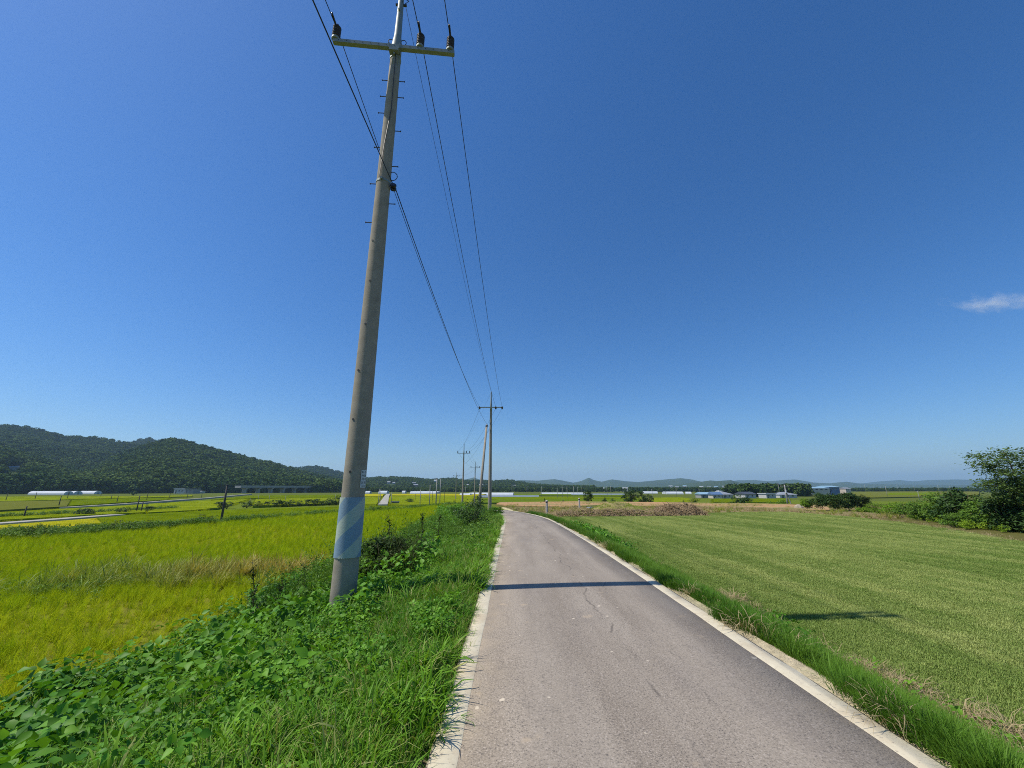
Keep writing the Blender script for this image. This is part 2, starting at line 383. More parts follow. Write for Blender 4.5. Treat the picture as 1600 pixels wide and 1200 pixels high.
# ------------------------------------------------------------------ road with painted edge lines
def strip(name, y0, y1, offs, zoff, step=.5, jit=None):
    ys = np.arange(y0, y1, step); V = []
    for Y in ys:
        dx = float(CX(Y + .5) - CX(Y - .5)); nrm = Vector((1, -dx, 0)).normalized()
        for i, (o_, z_) in enumerate(zip(offs, zoff)):
            j = jit(Y, i) if jit else 0
            V.append((float(CX(Y)) + nrm.x * (o_ + j), Y + nrm.y * (o_ + j), float(ZR(Y)) + z_))
    n = len(offs); a = np.arange(len(ys) * n).reshape(-1, n)
    return mesh_np(name, V, np.stack([a[:-1, :-1], a[:-1, 1:], a[1:, 1:], a[1:, :-1]], -1).reshape(-1, 4), True)
road = obj('road', strip('road', -40, 150, [-1.5, -1.495, -.75, 0, .75, 1.495, 1.5], [-.1, 0, .008, .012, .008, 0, -.1]), M['asphalt'], kind='structure')
rag = lambda Y, i: (.018 * (1 if i == 0 else 2.6) * (float(fbm(np.array(Y * 2.0), np.array(i * 3.0), 4)) - .5)) if i in (0, 3) else 0
def line_me(side):
    a = [1.318, 1.33, 1.47, 1.482]
    z = [.0030, .0075, .0062, .0020]
    if side < 0: return strip('edge_line', -40, 150, [-v for v in reversed(a)], list(reversed(z)), .25, lambda Y, i: rag(Y, 3 - i))
    return strip('edge_line', -40, 150, a, z, .25, rag)
l1 = obj('edge_line', line_me(-1), M['paint'], road); l1['label'] = 'cream painted edge line along the left side of the road'
l2 = obj('edge_line', line_me(1), M['paint'], road); l2['label'] = 'cream painted edge line on the right, dusted with sand'

# ------------------------------------------------------------------ lawn
from math import hypot
def inside(poly, X, Y):
    c = np.zeros(np.shape(X), bool); n = len(poly)
    for i in range(n):
        x1, y1 = poly[i]; x2, y2 = poly[(i + 1) % n]
        m = ((y1 > Y) != (y2 > Y)); xi = (x2 - x1) * (Y - y1) / (y2 - y1 + 1e-12) + x1
        c ^= m & (X < xi)
    return c
LAWN = [(4.1, -8), (4.1, 7), (3.9, 10), (3.75, 18), (3.9, 26), (3.7, 31), (4.3, 36.6), (11, 37.5), (19, 43), (30, 45.5), (29.3, 36), (26.2, 26.3), (21.6, 17.6), (16.5, 8), (12.5, 0), (8.5, -8)]
gxs = np.arange(3, 31, .3); gys = np.arange(-8, 46, .3); LX, LY = np.meshgrid(gxs, gys)
ii = np.arange(LX.size).reshape(LX.shape)
Fq = np.stack([ii[:-1, :-1], ii[:-1, 1:], ii[1:, 1:], ii[1:, :-1]], -1).reshape(-1, 4)
keep = inside(LAWN, (LX[:-1, :-1] + .15).ravel(), (LY[:-1, :-1] + .15).ravel())
lz = H(LX, LY) + .025 + (fbm(LX * .5, LY * .08, 21) - .5) * .03
obj('lawn', mesh_np('lawn', np.stack([LX, LY, lz], -1).reshape(-1, 3), Fq[keep], True), M['lawn'], kind='structure')

# ------------------------------------------------------------------ rice fields and paths on the plain
def prism(name, pts, z0, z1):
    bm = bmesh.new(); b = [bm.verts.new((p[0], p[1], z0)) for p in pts]; t = [bm.verts.new((p[0], p[1], z1)) for p in pts]
    n = len(pts)
    for i in range(n): bm.faces.new((b[i], b[(i + 1) % n], t[(i + 1) % n], t[i]))
    bm.faces.new(t); bmesh.ops.recalc_face_normals(bm, faces=bm.faces); bmesh.ops.triangulate(bm, faces=[f for f in bm.faces if len(f.verts) > 4])
    me = bpy.data.meshes.new(name); bm.to_mesh(me); bm.free(); return me
PZ = -3.65
FIELDS = []
def field(pxs, m, h=.55, z=PZ):
    pts = [gz(x, y, z + h) for x, y in pxs]; FIELDS.append(([(q.x, q.y) for q in pts], m, z + h))
    zz = z if max(p.y for p in pts) < 250 else z - 1.3
    obj('rice_field', prism('rice_field', pts, zz - .2, z + h), M[m], kind='structure')
field([(-60, 823), (0, 820.5), (100, 813.2), (150, 809.5), (158, 817), (92, 825), (60, 832), (-40, 842)], 'f_yellow')
field([(152, 809), (215, 803.4), (330, 797.5), (470, 793), (540, 791.5), (545, 803), (420, 812), (300, 822), (180, 830), (60, 838), (95, 826), (162, 817)], 'f_dark')
field([(-60, 803), (0, 800), (90, 795.2), (180, 790.5), (228, 787.5), (226, 800.2), (150, 803.5), (60, 809), (-60, 815)], 'f_lime')
field([(232, 800.5), (232, 787), (330, 782), (390, 779.5), (340, 793), (300, 797)], 'f_lime')
field([(-60, 795), (-60, 785.5), (0, 783.5), (60, 782.4), (110, 781.5), (104, 791), (0, 797)], 'f_olive')
field([(108, 790), (113, 781), (190, 778.5), (262, 777.5), (262, 780.5), (170, 786)], 'f_dark')
field([(-60, 784.5), (-60, 776), (100, 775.6), (220, 775), (300, 773.8), (300, 775.4), (200, 777.6), (60, 781.6)], 'f_lime')
field([(395, 778.5), (330, 781), (390, 774.5), (470, 773.2), (535, 773), (535, 777), (470, 777.8)], 'f_dark')
field([(395, 790.5), (400, 779.5), (480, 778), (537, 777.3), (537, 785.5)], 'f_lime')
field([(545, 785.5), (548, 776), (596, 776), (588, 787.6)], 'f_lime')
field([(550, 775.2), (552, 771.8), (600, 771.6), (598, 775.2)], 'f_yellow')
field([(545, 800), (546, 789), (592, 790), (640, 790), (690, 789.5), (640, 795.5)], 'f_dark')
field([(606, 781), (611, 774.4), (700, 774.4), (742, 775), (735, 786), (690, 787.8), (640, 788.5), (612, 788)], 'f_lime')
field([(611, 773.8), (613, 771.6), (690, 771.4), (760, 772), (745, 774.4)], 'f_yellow')
field([(745, 785.5), (750, 781.3), (790, 780), (960, 779.5), (1010, 781), (1000, 784.5), (850, 784.5)], 'f_mid', .5, -4.3)
field([(752, 780.5), (765, 776.5), (900, 775.8), (1000, 776.2), (1010, 780), (960, 779)], 'f_dark', .5, -4.4)
field([(1022, 784.5), (1022, 777.6), (1062, 777), (1090, 780), (1082, 784)], 'f_lime', .5, -4.4)
field([(800, 773.6), (805, 771.8), (985, 771.5), (985, 774.6)], 'f_mid', .5, -4.7)
field([(1115, 784.5), (1115, 779), (1160, 779), (1230, 778.8), (1232, 784.6)], 'f_dark', .5, -4.5)
field([(1330, 778), (1335, 768.2), (1450, 767.6), (1530, 768), (1530, 774)], 'f_olive', .5, -4.6)
field([(1385, 773), (1390, 769.8), (1470, 769.4), (1450, 773.5)], 'f_dark', .6, -4.55)
def path(pxs, w, z=PZ, h=.62, label=None):
    c = [gz(x, y, z + h) for x, y in pxs]; L = []; Rr = []
    for i, q in enumerate(c):
        d = c[min(i + 1, len(c) - 1)] - c[max(i - 1, 0)]; nn = Vector((-d.y, d.x, 0)).normalized() * w / 2
        L.append(q + nn); Rr.append(q - nn)
    mb = MB()
    for i in range(len(c) - 1):
        a, b_, c_, d_ = L[i], Rr[i], Rr[i + 1], L[i + 1]; dn = Vector((0, 0, -.9))
        mb.add([a, b_, c_, d_, a + dn, b_ + dn, c_ + dn, d_ + dn], [(0, 1, 2, 3), (0, 4, 5, 1), (1, 5, 6, 2), (2, 6, 7, 3), (3, 7, 4, 0)])
    obj('path', mb.me('path'), M['path'], kind='structure')
path([(-60, 821), (0, 817), (90, 810.5), (185, 803.6)], 2.5)
path([(100, 792.4), (175, 788), (228, 784.6), (270, 781.4), (320, 778), (362, 774.2), (392, 771.6)], 1.7)
path([(598, 788), (600.5, 783.5), (603, 778), (605, 774), (607, 771.5)], 2.6)
obj('orange_soil_strip', prism('orange_soil_strip', [(q.x, q.y) for q in [gz(800, 790.2, -1.1), gz(880, 791.5, -1.1), gz(950, 789, -1.1), gz(1130, 792.6, -1.1), gz(1245, 795, -1.1), gz(1300, 797, -1.1), gz(1290, 790, -1.1), gz(1200, 787, -1.1), gz(1060, 784.8, -1.1), gz(900, 783.4, -1.1), gz(782, 784.6, -1.1), gz(776, 786.5, -1.1)]], -1.7, -1.1), M['orange_soil'], kind='structure')

# ------------------------------------------------------------------ plant shapes
RNG = np.random.default_rng(11)
def unit(v): return v / np.maximum(1e-9, np.linalg.norm(v, axis=-1, keepdims=True))
def leaf_kites(rng, C, size, up=.6, out=None, aspect=.55, outw=.7):
    """flat kite shaped leaves at C, facing partly up and partly out"""
    n = len(C); size = np.broadcast_to(size, (n,)).reshape(-1, 1)
    nr = rng.normal(size=(n, 3)); nr[:, 2] = np.abs(nr[:, 2]) + up
    if out is not None: nr = nr * .8 + out * outw
    nr = unit(nr); t = unit(np.cross(nr, rng.normal(size=(n, 3)))); b = np.cross(nr, t)
    j = rng.uniform(.75, 1.25, (n, 1))
    V = np.stack([C - t * size * .5 * j, C + b * size * aspect * .5 - t * size * .08, C + t * size * .55 * j, C - b * size * aspect * .5 - t * size * .08], 1)
    return V.reshape(-1, 3), np.arange(n * 4).reshape(-1, 4)
def crown(rng, n, size, clumps, rx, ry, rz, cz, cr=(.28, .45), up=.5, shell=.45, aspect=.45):
    """leaf cloud made of many clumps spread through an ellipsoid"""
    c = rng.normal(size=(clumps, 3)); c = unit(c) * rng.uniform(.35, 1, (clumps, 1)) ** .6
    c[:, 2] = np.where(c[:, 2] < -.55, -.55 + .2 * c[:, 2], c[:, 2])
    rad = rng.uniform(cr[0], cr[1], clumps)
    w = rad ** 2; k = rng.choice(clumps, n, p=w / w.sum())
    d = unit(rng.normal(size=(n, 3))); d[:, 2] = np.where(d[:, 2] < -.3, -d[:, 2] * .5, d[:, 2])
    r = rng.uniform(shell, 1.0, (n, 1))
    P = c[k] * (1 - rad[k, None] * .6) + d * r * rad[k, None]
    P = P * np.array([rx, ry, rz]) + np.array([0, 0, cz])
    return leaf_kites(rng, P, size * rng.uniform(.7, 1.3, n), up, d, aspect)
def blades(rng, B, az, h, lean, w, rows=4, droop=.35):
    """grass blades: B base points, az heading, h length, lean 0..1.5 rad at the tip"""
    n = len(B); t = np.linspace(0, 1, rows); V = np.zeros((n, rows, 2, 3))
    hd = np.stack([np.cos(az), np.sin(az), 0 * az], -1); sd = np.stack([-np.sin(az), np.cos(az), 0 * az], -1)
    p = B.copy(); 
    for i in range(rows):
        if i:
            a = lean * (t[i] ** 1.2) * (1 + droop * t[i]) + .08
            p = p + (hd * np.sin(a)[:, None] + np.array([0, 0, 1.0]) * np.cos(a)[:, None]) * (h / (rows - 1))[:, None]
        ww = w * (1 - t[i] ** 1.8) + w * .05
        V[:, i, 0] = p - sd * ww[:, None] / 2; V[:, i, 1] = p + sd * ww[:, None] / 2
    a = np.arange(n * rows * 2).reshape(n, rows, 2)
    Fq = np.stack([a[:, :-1, 0], a[:, :-1, 1], a[:, 1:, 1], a[:, 1:, 0]], -1).reshape(-1, 4)
    return V.reshape(-1, 3), Fq
def join(parts):
    Vs, Fs, o = [], [], 0
    for V, F_ in parts: Vs.append(V); Fs.append(F_ + o); o += len(V)
    return np.concatenate(Vs), np.concatenate(Fs)
def tuft(rng, n, rad, h, lean, w, rows=4):
    a = rng.uniform(0, 2 * np.pi, n); r = rad * np.sqrt(rng.uniform(0, 1, n))
    B = np.stack([r * np.cos(a), r * np.sin(a), np.zeros(n) - .01], -1)
    return blades(rng, B, a + rng.normal(0, .8, n), rng.uniform(h[0], h[1], n), rng.uniform(lean[0], lean[1], n), rng.uniform(w[0], w[1], n), rows)
def leaflet(rng, L, W):
    rows = 6; t = np.linspace(0, 1, rows); prof = np.array([.05, .7, 1, .78, .38, .02]); V = []
    droop = rng.uniform(.1, .5)
    for i in range(rows):
        y = L * t[i]; z = -droop * L * t[i] ** 2 * .5
        ww = W * prof[i] / 2; fold = ww * .28
        V += [(-ww, y - .05 * L * prof[i], z + fold), (0, y, z), (ww, y - .05 * L * prof[i], z + fold)]
    a = np.arange(rows * 3).reshape(rows, 3)
    return np.array(V), np.stack([a[:-1, :-1], a[:-1, 1:], a[1:, 1:], a[1:, :-1]], -1).reshape(-1, 4)
def rotm(ax, ay, az): return np.array(Matrix.Rotation(az, 3, 'Z') @ Matrix.Rotation(ay, 3, 'Y') @ Matrix.Rotation(ax, 3, 'X'))
def sprig(rng, nleaf, L, hh, spread):
    """trailing bean vine: three-part leaves on thin stalks"""
    parts = []
    for i in range(nleaf):
        az = rng.uniform(0, 2 * math.pi); r = rng.uniform(.2, 1) * spread; h = rng.uniform(hh[0], hh[1])
        p = np.array([r * math.cos(az), r * math.sin(az), h])
        parts.append(blades(rng, np.array([[p[0] * .3, p[1] * .3, -.02]]), np.array([az]), np.array([h * 1.15 + .02]), np.array([.6]), np.array([.006])))
        tilt = rotm(rng.normal(-.1, .35), rng.normal(0, .35), rng.uniform(0, 6.28)); s = rng.uniform(.7, 1.25)
        for a in (-1.25, 0, 1.25):
            V, F_ = leaflet(rng, L * s * rng.uniform(.85, 1.1), L * s * rng.uniform(.62, .8))
            Rm = tilt @ rotm(rng.normal(0, .25), rng.normal(0, .3), a)
            parts.append(((V + np.array([0, .015, 0])) @ Rm.T + p, F_))
    return join(parts)
SRC = {}
def source(key, meshes, m):
    c = bpy.data.collections.new('plants_' + key)
    for i, (V, F_) in enumerate(meshes):
        me = mesh_np('%s_shape_%02d' % (key, i), V, F_); me.materials.append(M[m])
        c.objects.link(bpy.data.objects.new('%s_shape_%02d' % (key, i), me))
    ng = bpy.data.node_groups.new('scatter_' + key, 'GeometryNodeTree')
    ng.interface.new_socket('Geometry', in_out='INPUT', socket_type='NodeSocketGeometry'); ng.interface.new_socket('Geometry', in_out='OUTPUT', socket_type='NodeSocketGeometry')
    N = ng.nodes; gi = N.new('NodeGroupInput'); go = N.new('NodeGroupOutput'); ip = N.new('GeometryNodeInstanceOnPoints')
    ci = N.new('GeometryNodeCollectionInfo'); ci.inputs['Collection'].default_value = c
    ci.inputs['Separate Children'].default_value = True; ci.inputs['Reset Children'].default_value = True
    def na(nm, ty):
        x = N.new('GeometryNodeInputNamedAttribute'); x.data_type = ty; x.inputs['Name'].default_value = nm
        return next(o for o in x.outputs if o.enabled and o.name == 'Attribute')
    er = N.new('FunctionNodeEulerToRotation'); L = ng.links.new
    L(gi.outputs[0], ip.inputs['Points']); L(ci.outputs[0], ip.inputs['Instance']); ip.inputs['Pick Instance'].default_value = True
    L(na('idx', 'INT'), ip.inputs['Instance Index']); L(na('rot', 'FLOAT_VECTOR'), er.inputs[0]); L(er.outputs[0], ip.inputs['Rotation'])
    L(na('scl', 'FLOAT_VECTOR'), ip.inputs['Scale']); L(ip.outputs[0], go.inputs[0])
    SRC[key] = (ng, len(meshes))
def scatter(name, key, P, S, tint, label, cat, tilt=.12, rng=RNG, sz=None):
    ng, nv = SRC[key]; P = np.asarray(P, np.float32); n = len(P)
    me = bpy.data.meshes.new(name); me.vertices.add(n); me.vertices.foreach_set('co', P.ravel())
    rot = np.stack([rng.normal(0, tilt, n), rng.normal(0, tilt, n), rng.uniform(0, 6.283, n)], -1).astype(np.float32)
    S = np.broadcast_to(S, (n,)); sc = np.stack([S, S, S if sz is None else S * sz], -1).astype(np.float32)
    me.attributes.new('rot', 'FLOAT_VECTOR', 'POINT').data.foreach_set('vector', rot.ravel())
    me.attributes.new('scl', 'FLOAT_VECTOR', 'POINT').data.foreach_set('vector', sc.ravel())
    me.attributes.new('idx', 'INT', 'POINT').data.foreach_set('value', rng.integers(0, nv, n).astype(np.int32))
    me.attributes.new('tint', 'FLOAT', 'POINT').data.foreach_set('value', np.clip(np.broadcast_to(tint, (n,)), 0, 1).astype(np.float32))
    o = obj(name, me, None, label=label, cat=cat, kind='stuff')
    o.modifiers.new('scatter', 'NODES').node_group = ng
    return o
r = np.random.default_rng(3)
source('verge_grass', [tuft(r, 34, .09, (.10, .30), (.3, 1.6), (.005, .012)) for i in range(6)], 'grass')
source('broad_grass', [tuft(r, 16, .07, (.14, .34), (.7, 1.9), (.010, .019), 5) for i in range(6)], 'grass')
source('right_grass', [tuft(r, 44, .10, (.10, .25), (.2, 1.1), (.0035, .007)) for i in range(6)], 'grass_r')
source('vine', [sprig(r, 6, r.uniform(.042, .072), (.04, .30), .17) for i in range(8)], 'vine')
def rice_tuft(rng):
    a = tuft(rng, 26, .06, (.35, .62), (.1, .75), (.006, .011)); b = tuft(rng, 7, .05, (.5, .68), (.9, 1.7), (.009, .014)); return join([a, b])
source('rice', [rice_tuft(r) for i in range(6)], 'rice')
source('rice_patch', [join([(V + np.array([x, y, 0]), F_) for x in np.arange(-1.1, 1.2, .36) for y in np.arange(-1.1, 1.2, .36) for V, F_ in [tuft(r, 9, .17, (.4, .66), (.1, .9), (.016, .03), 3)]]) for i in range(4)], 'rice')
source('rice_green', [join([(V + np.array([x, y, 0]), F_) for x in np.arange(-1.1, 1.2, .36) for y in np.arange(-1.1, 1.2, .36) for V, F_ in [tuft(r, 9, .17, (.4, .66), (.1, .9), (.016, .03), 3)]]) for i in range(4)], 'rice_green')
source('dry', [tuft(r, 26, .12, (.12, .3), (1.45, 2.0), (.003, .007)) for i in range(4)], 'dry_grass')
source('brown', [tuft(r, 30, .14, (.35, .75), (.15, 1.3), (.012, .024), 5) for i in range(5)], 'brown_grass')
def turf_patch(rng):
    n = 460; B = np.stack([rng.uniform(-.25, .25, n), rng.uniform(-.25, .25, n), np.zeros(n) - .004], -1)
    return blades(rng, B, rng.uniform(0, 6.28, n), rng.uniform(.015, .04, n), rng.uniform(.3, 1.4, n), rng.uniform(.004, .008, n), 3)
source('turf', [turf_patch(r) for i in range(5)], 'turf')
def weed_clump(rng, n=150, leaf=.07, rad=.35, h=.5):
    return crown(rng, n, leaf, 9, rad, rad, h * .6, h * .45, (.3, .5), .7)
source('weed', [weed_clump(r) for i in range(6)], 'weed')
def feather(rng):
    st = tuft(rng, 7, .06, (.55, .95), (.05, .35), (.006, .009)); P = []
    for i in range(7):
        a = rng.uniform(0, 6.28); l = rng.uniform(.05, .3); hh = rng.uniform(.5, .9)
        for t in np.linspace(.2, 1, 26): P.append((math.cos(a) * l * t * t + rng.normal(0, .025), math.sin(a) * l * t * t + rng.normal(0, .025), hh * t))
    return join([st, leaf_kites(rng, np.array(P), .045, .2, None, .28)])
source('feather', [feather(r) for i in range(6)], 'weed')
source('feather_dark', [feather(r) for i in range(5)], 'weed_dark')
source('weed_dark', [weed_clump(r, 120, .06, .3, .55) for i in range(4)], 'weed_dark')
source('broad', [crown(r, 90, .13, 7, .4, .4, .25, .16, (.3, .5), 1.2, aspect=.8) for i in range(5)], 'vine')
source('forest', [crown(r, 230, .16, 12, .5, .5, .5, .5, (.3, .5), .5, .7, .75) for i in range(7)], 'forest')
source('bright', [weed_clump(r, 170, .10, .4, .6) for i in range(5)], 'bush_bright')

def sample(n, x0, x1, y0, y1, dens):
    X = RNG.uniform(x0, x1, n); Y = RNG.uniform(y0, y1, n); k = RNG.uniform(0, 1, n) < dens(X, Y)
    return X[k], Y[k]
def pts(X, Y, dz=0.0): return np.stack([X, Y, H(X, Y) + dz], -1)

# ------------------------------------------------------------------ hills and woods
def hill(name, prof, r0, r1, r2, zg, m, tree=0, pw=1.15, spur=.12, step=4, seed=1, rn=28):
    prof = sorted(prof); px = np.arange(prof[0][0], prof[-1][0] + .1, step); py = np.interp(px, [q[0] for q in prof], [q[1] for q in prof])
    ts = np.concatenate([np.linspace(0, 1, rn), 1 + np.linspace(0, 1, 8)[1:]]); V = []
    for x, y in zip(px, py):
        top = radial(x, y, r1); d = Vector((top.x, top.y, 0)).normalized(); hz = max(0, top.z - tree - zg)
        for t in ts:
            rr = r0 + (r1 - r0) * t if t <= 1 else r1 + (r2 - r1) * (t - 1)
            q = d * rr; f = t ** pw if t <= 1 else (1 - (t - 1)) ** 1.2
            nz = float(fbm(np.array(q.x / (r1 * .10)), np.array(q.y / (r1 * .10)), seed, 4)) - .5
            V.append((q.x, q.y, zg - .5 + hz * f * (1 + nz * spur * 4 * min(1, max(0, 1 - t)) if t <= 1 else 1)))
    n = len(ts); a = np.arange(len(px) * n).reshape(-1, n)
    me = mesh_np(name, V, np.stack([a[:-1, :-1], a[1:, :-1], a[1:, 1:], a[:-1, 1:]], -1).reshape(-1, 4), True)
    obj(name, me, M[m], kind='structure')
    return np.array(V).reshape(len(px), n, 3)
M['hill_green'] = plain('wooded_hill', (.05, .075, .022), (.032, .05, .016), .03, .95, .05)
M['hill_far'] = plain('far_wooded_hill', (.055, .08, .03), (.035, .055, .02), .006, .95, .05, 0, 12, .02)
mtn = hill('hill', [(90, 766), (110, 752), (150, 733), (190, 713), (225, 700), (250, 692), (270, 688), (284, 691), (300, 696), (330, 702), (350, 708), (385, 717), (420, 725), (451, 734), (480, 741), (510, 748), (540, 756), (570, 766)], 540, 1000, 1700, -5, 'hill_green', 7, 1.0, .2, seed=5)
mtn_b = hill('hill', [(-420, 690), (-300, 672), (-200, 664), (-100, 660), (-40, 662), (0, 665), (30, 667), (60, 671), (100, 683), (135, 684), (160, 685), (182, 691), (210, 694), (240, 699), (262, 706), (300, 722)], 800, 1500, 2200, -5, 'hill_green', 8, .9, .2, seed=6)
mtn_c = hill('hill', [(-420, 720), (-300, 700), (-150, 694), (-60, 698), (0, 704), (40, 714), (70, 722), (100, 734), (130, 742), (160, 752), (190, 766)], 540, 880, 1500, -5, 'hill_green', 7, .9, .2, seed=8)
mtn2 = hill('hill', [(150, 715), (190, 695), (215, 687), (235, 685), (252, 690), (270, 700), (330, 712), (400, 724), (440, 730), (460, 731), (472, 729.5), (493, 727.5), (507, 730), (525, 735), (545, 741), (575, 746), (600, 755), (620, 764)], 1100, 1900, 2600, -5, 'hill_green', 8, 1.0, .1, seed=9)
low = hill('hill', [(520, 766), (560, 749), (592, 745.5), (617, 745), (644, 746.5), (675, 749.5), (690, 748.5), (709, 747.5), (725, 751), (751, 751), (771, 752), (794, 750), (812, 753), (830, 756.5), (860, 758.5), (900, 761), (930, 765)], 900, 1400, 2000, -5, 'hill_green', 8, .9, .1, seed=12)
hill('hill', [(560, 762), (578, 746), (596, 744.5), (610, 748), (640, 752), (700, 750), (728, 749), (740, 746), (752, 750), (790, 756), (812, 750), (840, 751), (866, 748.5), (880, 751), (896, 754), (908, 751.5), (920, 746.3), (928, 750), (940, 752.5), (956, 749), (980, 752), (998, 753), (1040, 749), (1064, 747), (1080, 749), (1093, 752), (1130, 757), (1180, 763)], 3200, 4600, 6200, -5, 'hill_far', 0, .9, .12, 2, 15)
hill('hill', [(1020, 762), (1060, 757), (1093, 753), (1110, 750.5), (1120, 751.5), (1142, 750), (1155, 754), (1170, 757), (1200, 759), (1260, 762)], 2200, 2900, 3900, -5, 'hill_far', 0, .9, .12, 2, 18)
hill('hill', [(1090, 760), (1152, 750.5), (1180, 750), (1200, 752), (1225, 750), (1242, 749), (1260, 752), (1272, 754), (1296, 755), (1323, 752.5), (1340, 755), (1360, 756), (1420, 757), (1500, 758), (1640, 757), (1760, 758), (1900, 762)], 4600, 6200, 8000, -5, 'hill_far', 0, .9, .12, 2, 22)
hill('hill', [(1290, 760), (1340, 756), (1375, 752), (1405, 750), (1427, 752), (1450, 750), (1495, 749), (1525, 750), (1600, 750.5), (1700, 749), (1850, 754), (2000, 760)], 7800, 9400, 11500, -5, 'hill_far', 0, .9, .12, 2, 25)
def on_hill(A, n, t0=0, t1=.86):
    m, k = A.shape[:2]; rn = int(round((k - 1) * t1)); i = RNG.uniform(0, m - 1.001, n); j = RNG.uniform(t0, 1, n) * (rn - 1)
    ia, ja = i.astype(int), j.astype(int); fi, fj = (i - ia)[:, None], (j - ja)[:, None]
    return (A[ia, ja] * (1 - fi) + A[ia + 1, ja] * fi) * (1 - fj) + (A[ia, ja + 1] * (1 - fi) + A[ia + 1, ja + 1] * fi) * fj
def pixel_y(q):
    d = q[1] * CP + (q[2] - EYE) * SP
    return 600 + FPX * (q[1] * SP - (q[2] - EYE) * CP) / d
def hill_spot(A, px, py):
    best = None
    for col in A:
        x = 800 + FPX * col[0][0] / (col[0][1] * CP + (col[0][2] - EYE) * SP)
        if best is None or abs(x - px) < best[0]: best = (abs(x - px), col)
    for a0, b0 in zip(best[1][:-1], best[1][1:]):
        y0, y1 = pixel_y(a0), pixel_y(b0)
        if y0 >= py >= y1: f = (y0 - py) / max(1e-6, y0 - y1); return Vector(a0 * (1 - f) + b0 * f)
    return Vector(best[1][1])
HOUSE_AT = {}
for q_ in [(606, 756), (614, 756.5), (648, 757), (650, 761), (678, 756), (731, 760), (752, 760), (758, 760.5), (805, 761), (835, 756), (876, 760)]: HOUSE_AT[q_] = hill_spot(low, *q_)
HOUSE_AT[(8, 735)] = hill_spot(mtn_c, 8, 735)
def clear(P, back=10, front=170, half=9):
    k = np.ones(len(P), bool)
    for q in HOUSE_AT.values():
        d = np.array([q.x, q.y]) / math.hypot(q.x, q.y); rel = P[:, :2] - np.array([q.x, q.y]); al = rel @ d; ac = rel @ np.array([-d[1], d[0]])
        k &= ~((al < back) & (al > -front) & (np.abs(ac) < half))
    return P[k]
wood = np.concatenate([on_hill(mtn, 9000), on_hill(mtn_b, 9000, .1), on_hill(mtn_c, 7500)]); clr = []
for (x, y, rr) in [(40, 742, 38)]: clr.append(radial(x, y, 690))
keepw = np.ones(len(wood), bool)
for c_ in clr: keepw &= np.hypot((wood[:, 0] - c_.x), (wood[:, 1] - c_.y)) > 26
wood = clear(wood[keepw])
tn = fbm(wood[:, 0] / 60, wood[:, 1] / 60, 31)
scatter('forest', 'forest', wood - np.array([0, 0, 1.5]), RNG.uniform(8, 18, len(wood)), tn * 1.5 - .25 + RNG.normal(0, .28, len(wood)), 'dense dark green forest covering the long hill at the left', 'forest')
wood = on_hill(mtn2, 6000)
scatter('forest', 'forest', wood - np.array([0, 0, 1.5]), RNG.uniform(10, 16, len(wood)), RNG.uniform(0, .5, len(wood)), 'bluish forest on the farther ridge behind the long left hill', 'forest')
wood = clear(on_hill(low, 7000))
scatter('forest', 'forest', wood - np.array([0, 0, 1.5]), RNG.uniform(9, 15, len(wood)), fbm(wood[:, 0] / 90, wood[:, 1] / 90, 3), 'woods on the low hills behind the receding utility poles', 'forest')
def wood_band(n, bands, lab, tint=.35, s=(5, 9)):
    P = []
    for (x0, y0, x1, y1, z, depth, w) in bands:
        m = int(n * w); f = RNG.uniform(0, 1, m); a = gz(x0, y0, z); b = gz(x1, y1, z)
        q = np.outer(1 - f, a) + np.outer(f, b); d = unit(q[:, :2]); q[:, :2] += d * (RNG.uniform(0, 1, (m, 1)) ** 1.3) * depth; P.append(q)
    P = np.concatenate(P); k = fbm(P[:, 0] / 14, P[:, 1] / 14, 8, 3) > .36; P = P[k]
    scatter('woods', 'forest', P - np.array([0, 0, .8]), RNG.uniform(s[0], s[1], len(P)), tint + RNG.normal(0, .25, len(P)), lab, 'woods')
wood_band(2600, [(-150, 771.5, 330, 770.5, -5, 60, .45), (320, 771, 560, 769.6, -5, 70, .35), (560, 769.5, 760, 769.4, -5, 160, .35)], 'trees along the foot of the left hill beyond the rice plain', .5)
wood_band(2000, [(760, 769, 1110, 769, -5, 320, .8), (1080, 768, 1170, 768, -5, 260, .2)], 'dark tree belt across the middle of the plain', .35)
wood_band(1500, [(1290, 768.5, 1640, 769, -5, 240, 1)], 'dark tree line across the plain at the right', .2, (5, 8))
wood_band(1100, [(1164, 777.2, 1262, 776, -4.9, 110, .6)  , (1130, 774, 1170, 774, -4.9, 40, .1)], 'dense dark trees around the village houses', .3, (4, 11))

# ------------------------------------------------------------------ verges, vines, rice and turf (ground cover nobody could count)
def fall(Y, a=9, b=.045): return np.where(Y < a, 1.0, np.maximum(b, (a / np.maximum(Y, a)) ** 1.5))
def vine_share(X, Y):
    s = CX(Y) - X
    e = 3.05 + 1.5 * (fbm(X * .6, Y * .6, 41) - .5) - .25 * np.exp(-((Y - 7.4) / 1.6) ** 2) + .5 * sstep((Y - 9) / 3)
    return sstep((s - e + .5) / 1.0) * (1 - .85 * sstep((fbm(X * .8 + 7, Y * .8, 43) - .50) / .08))
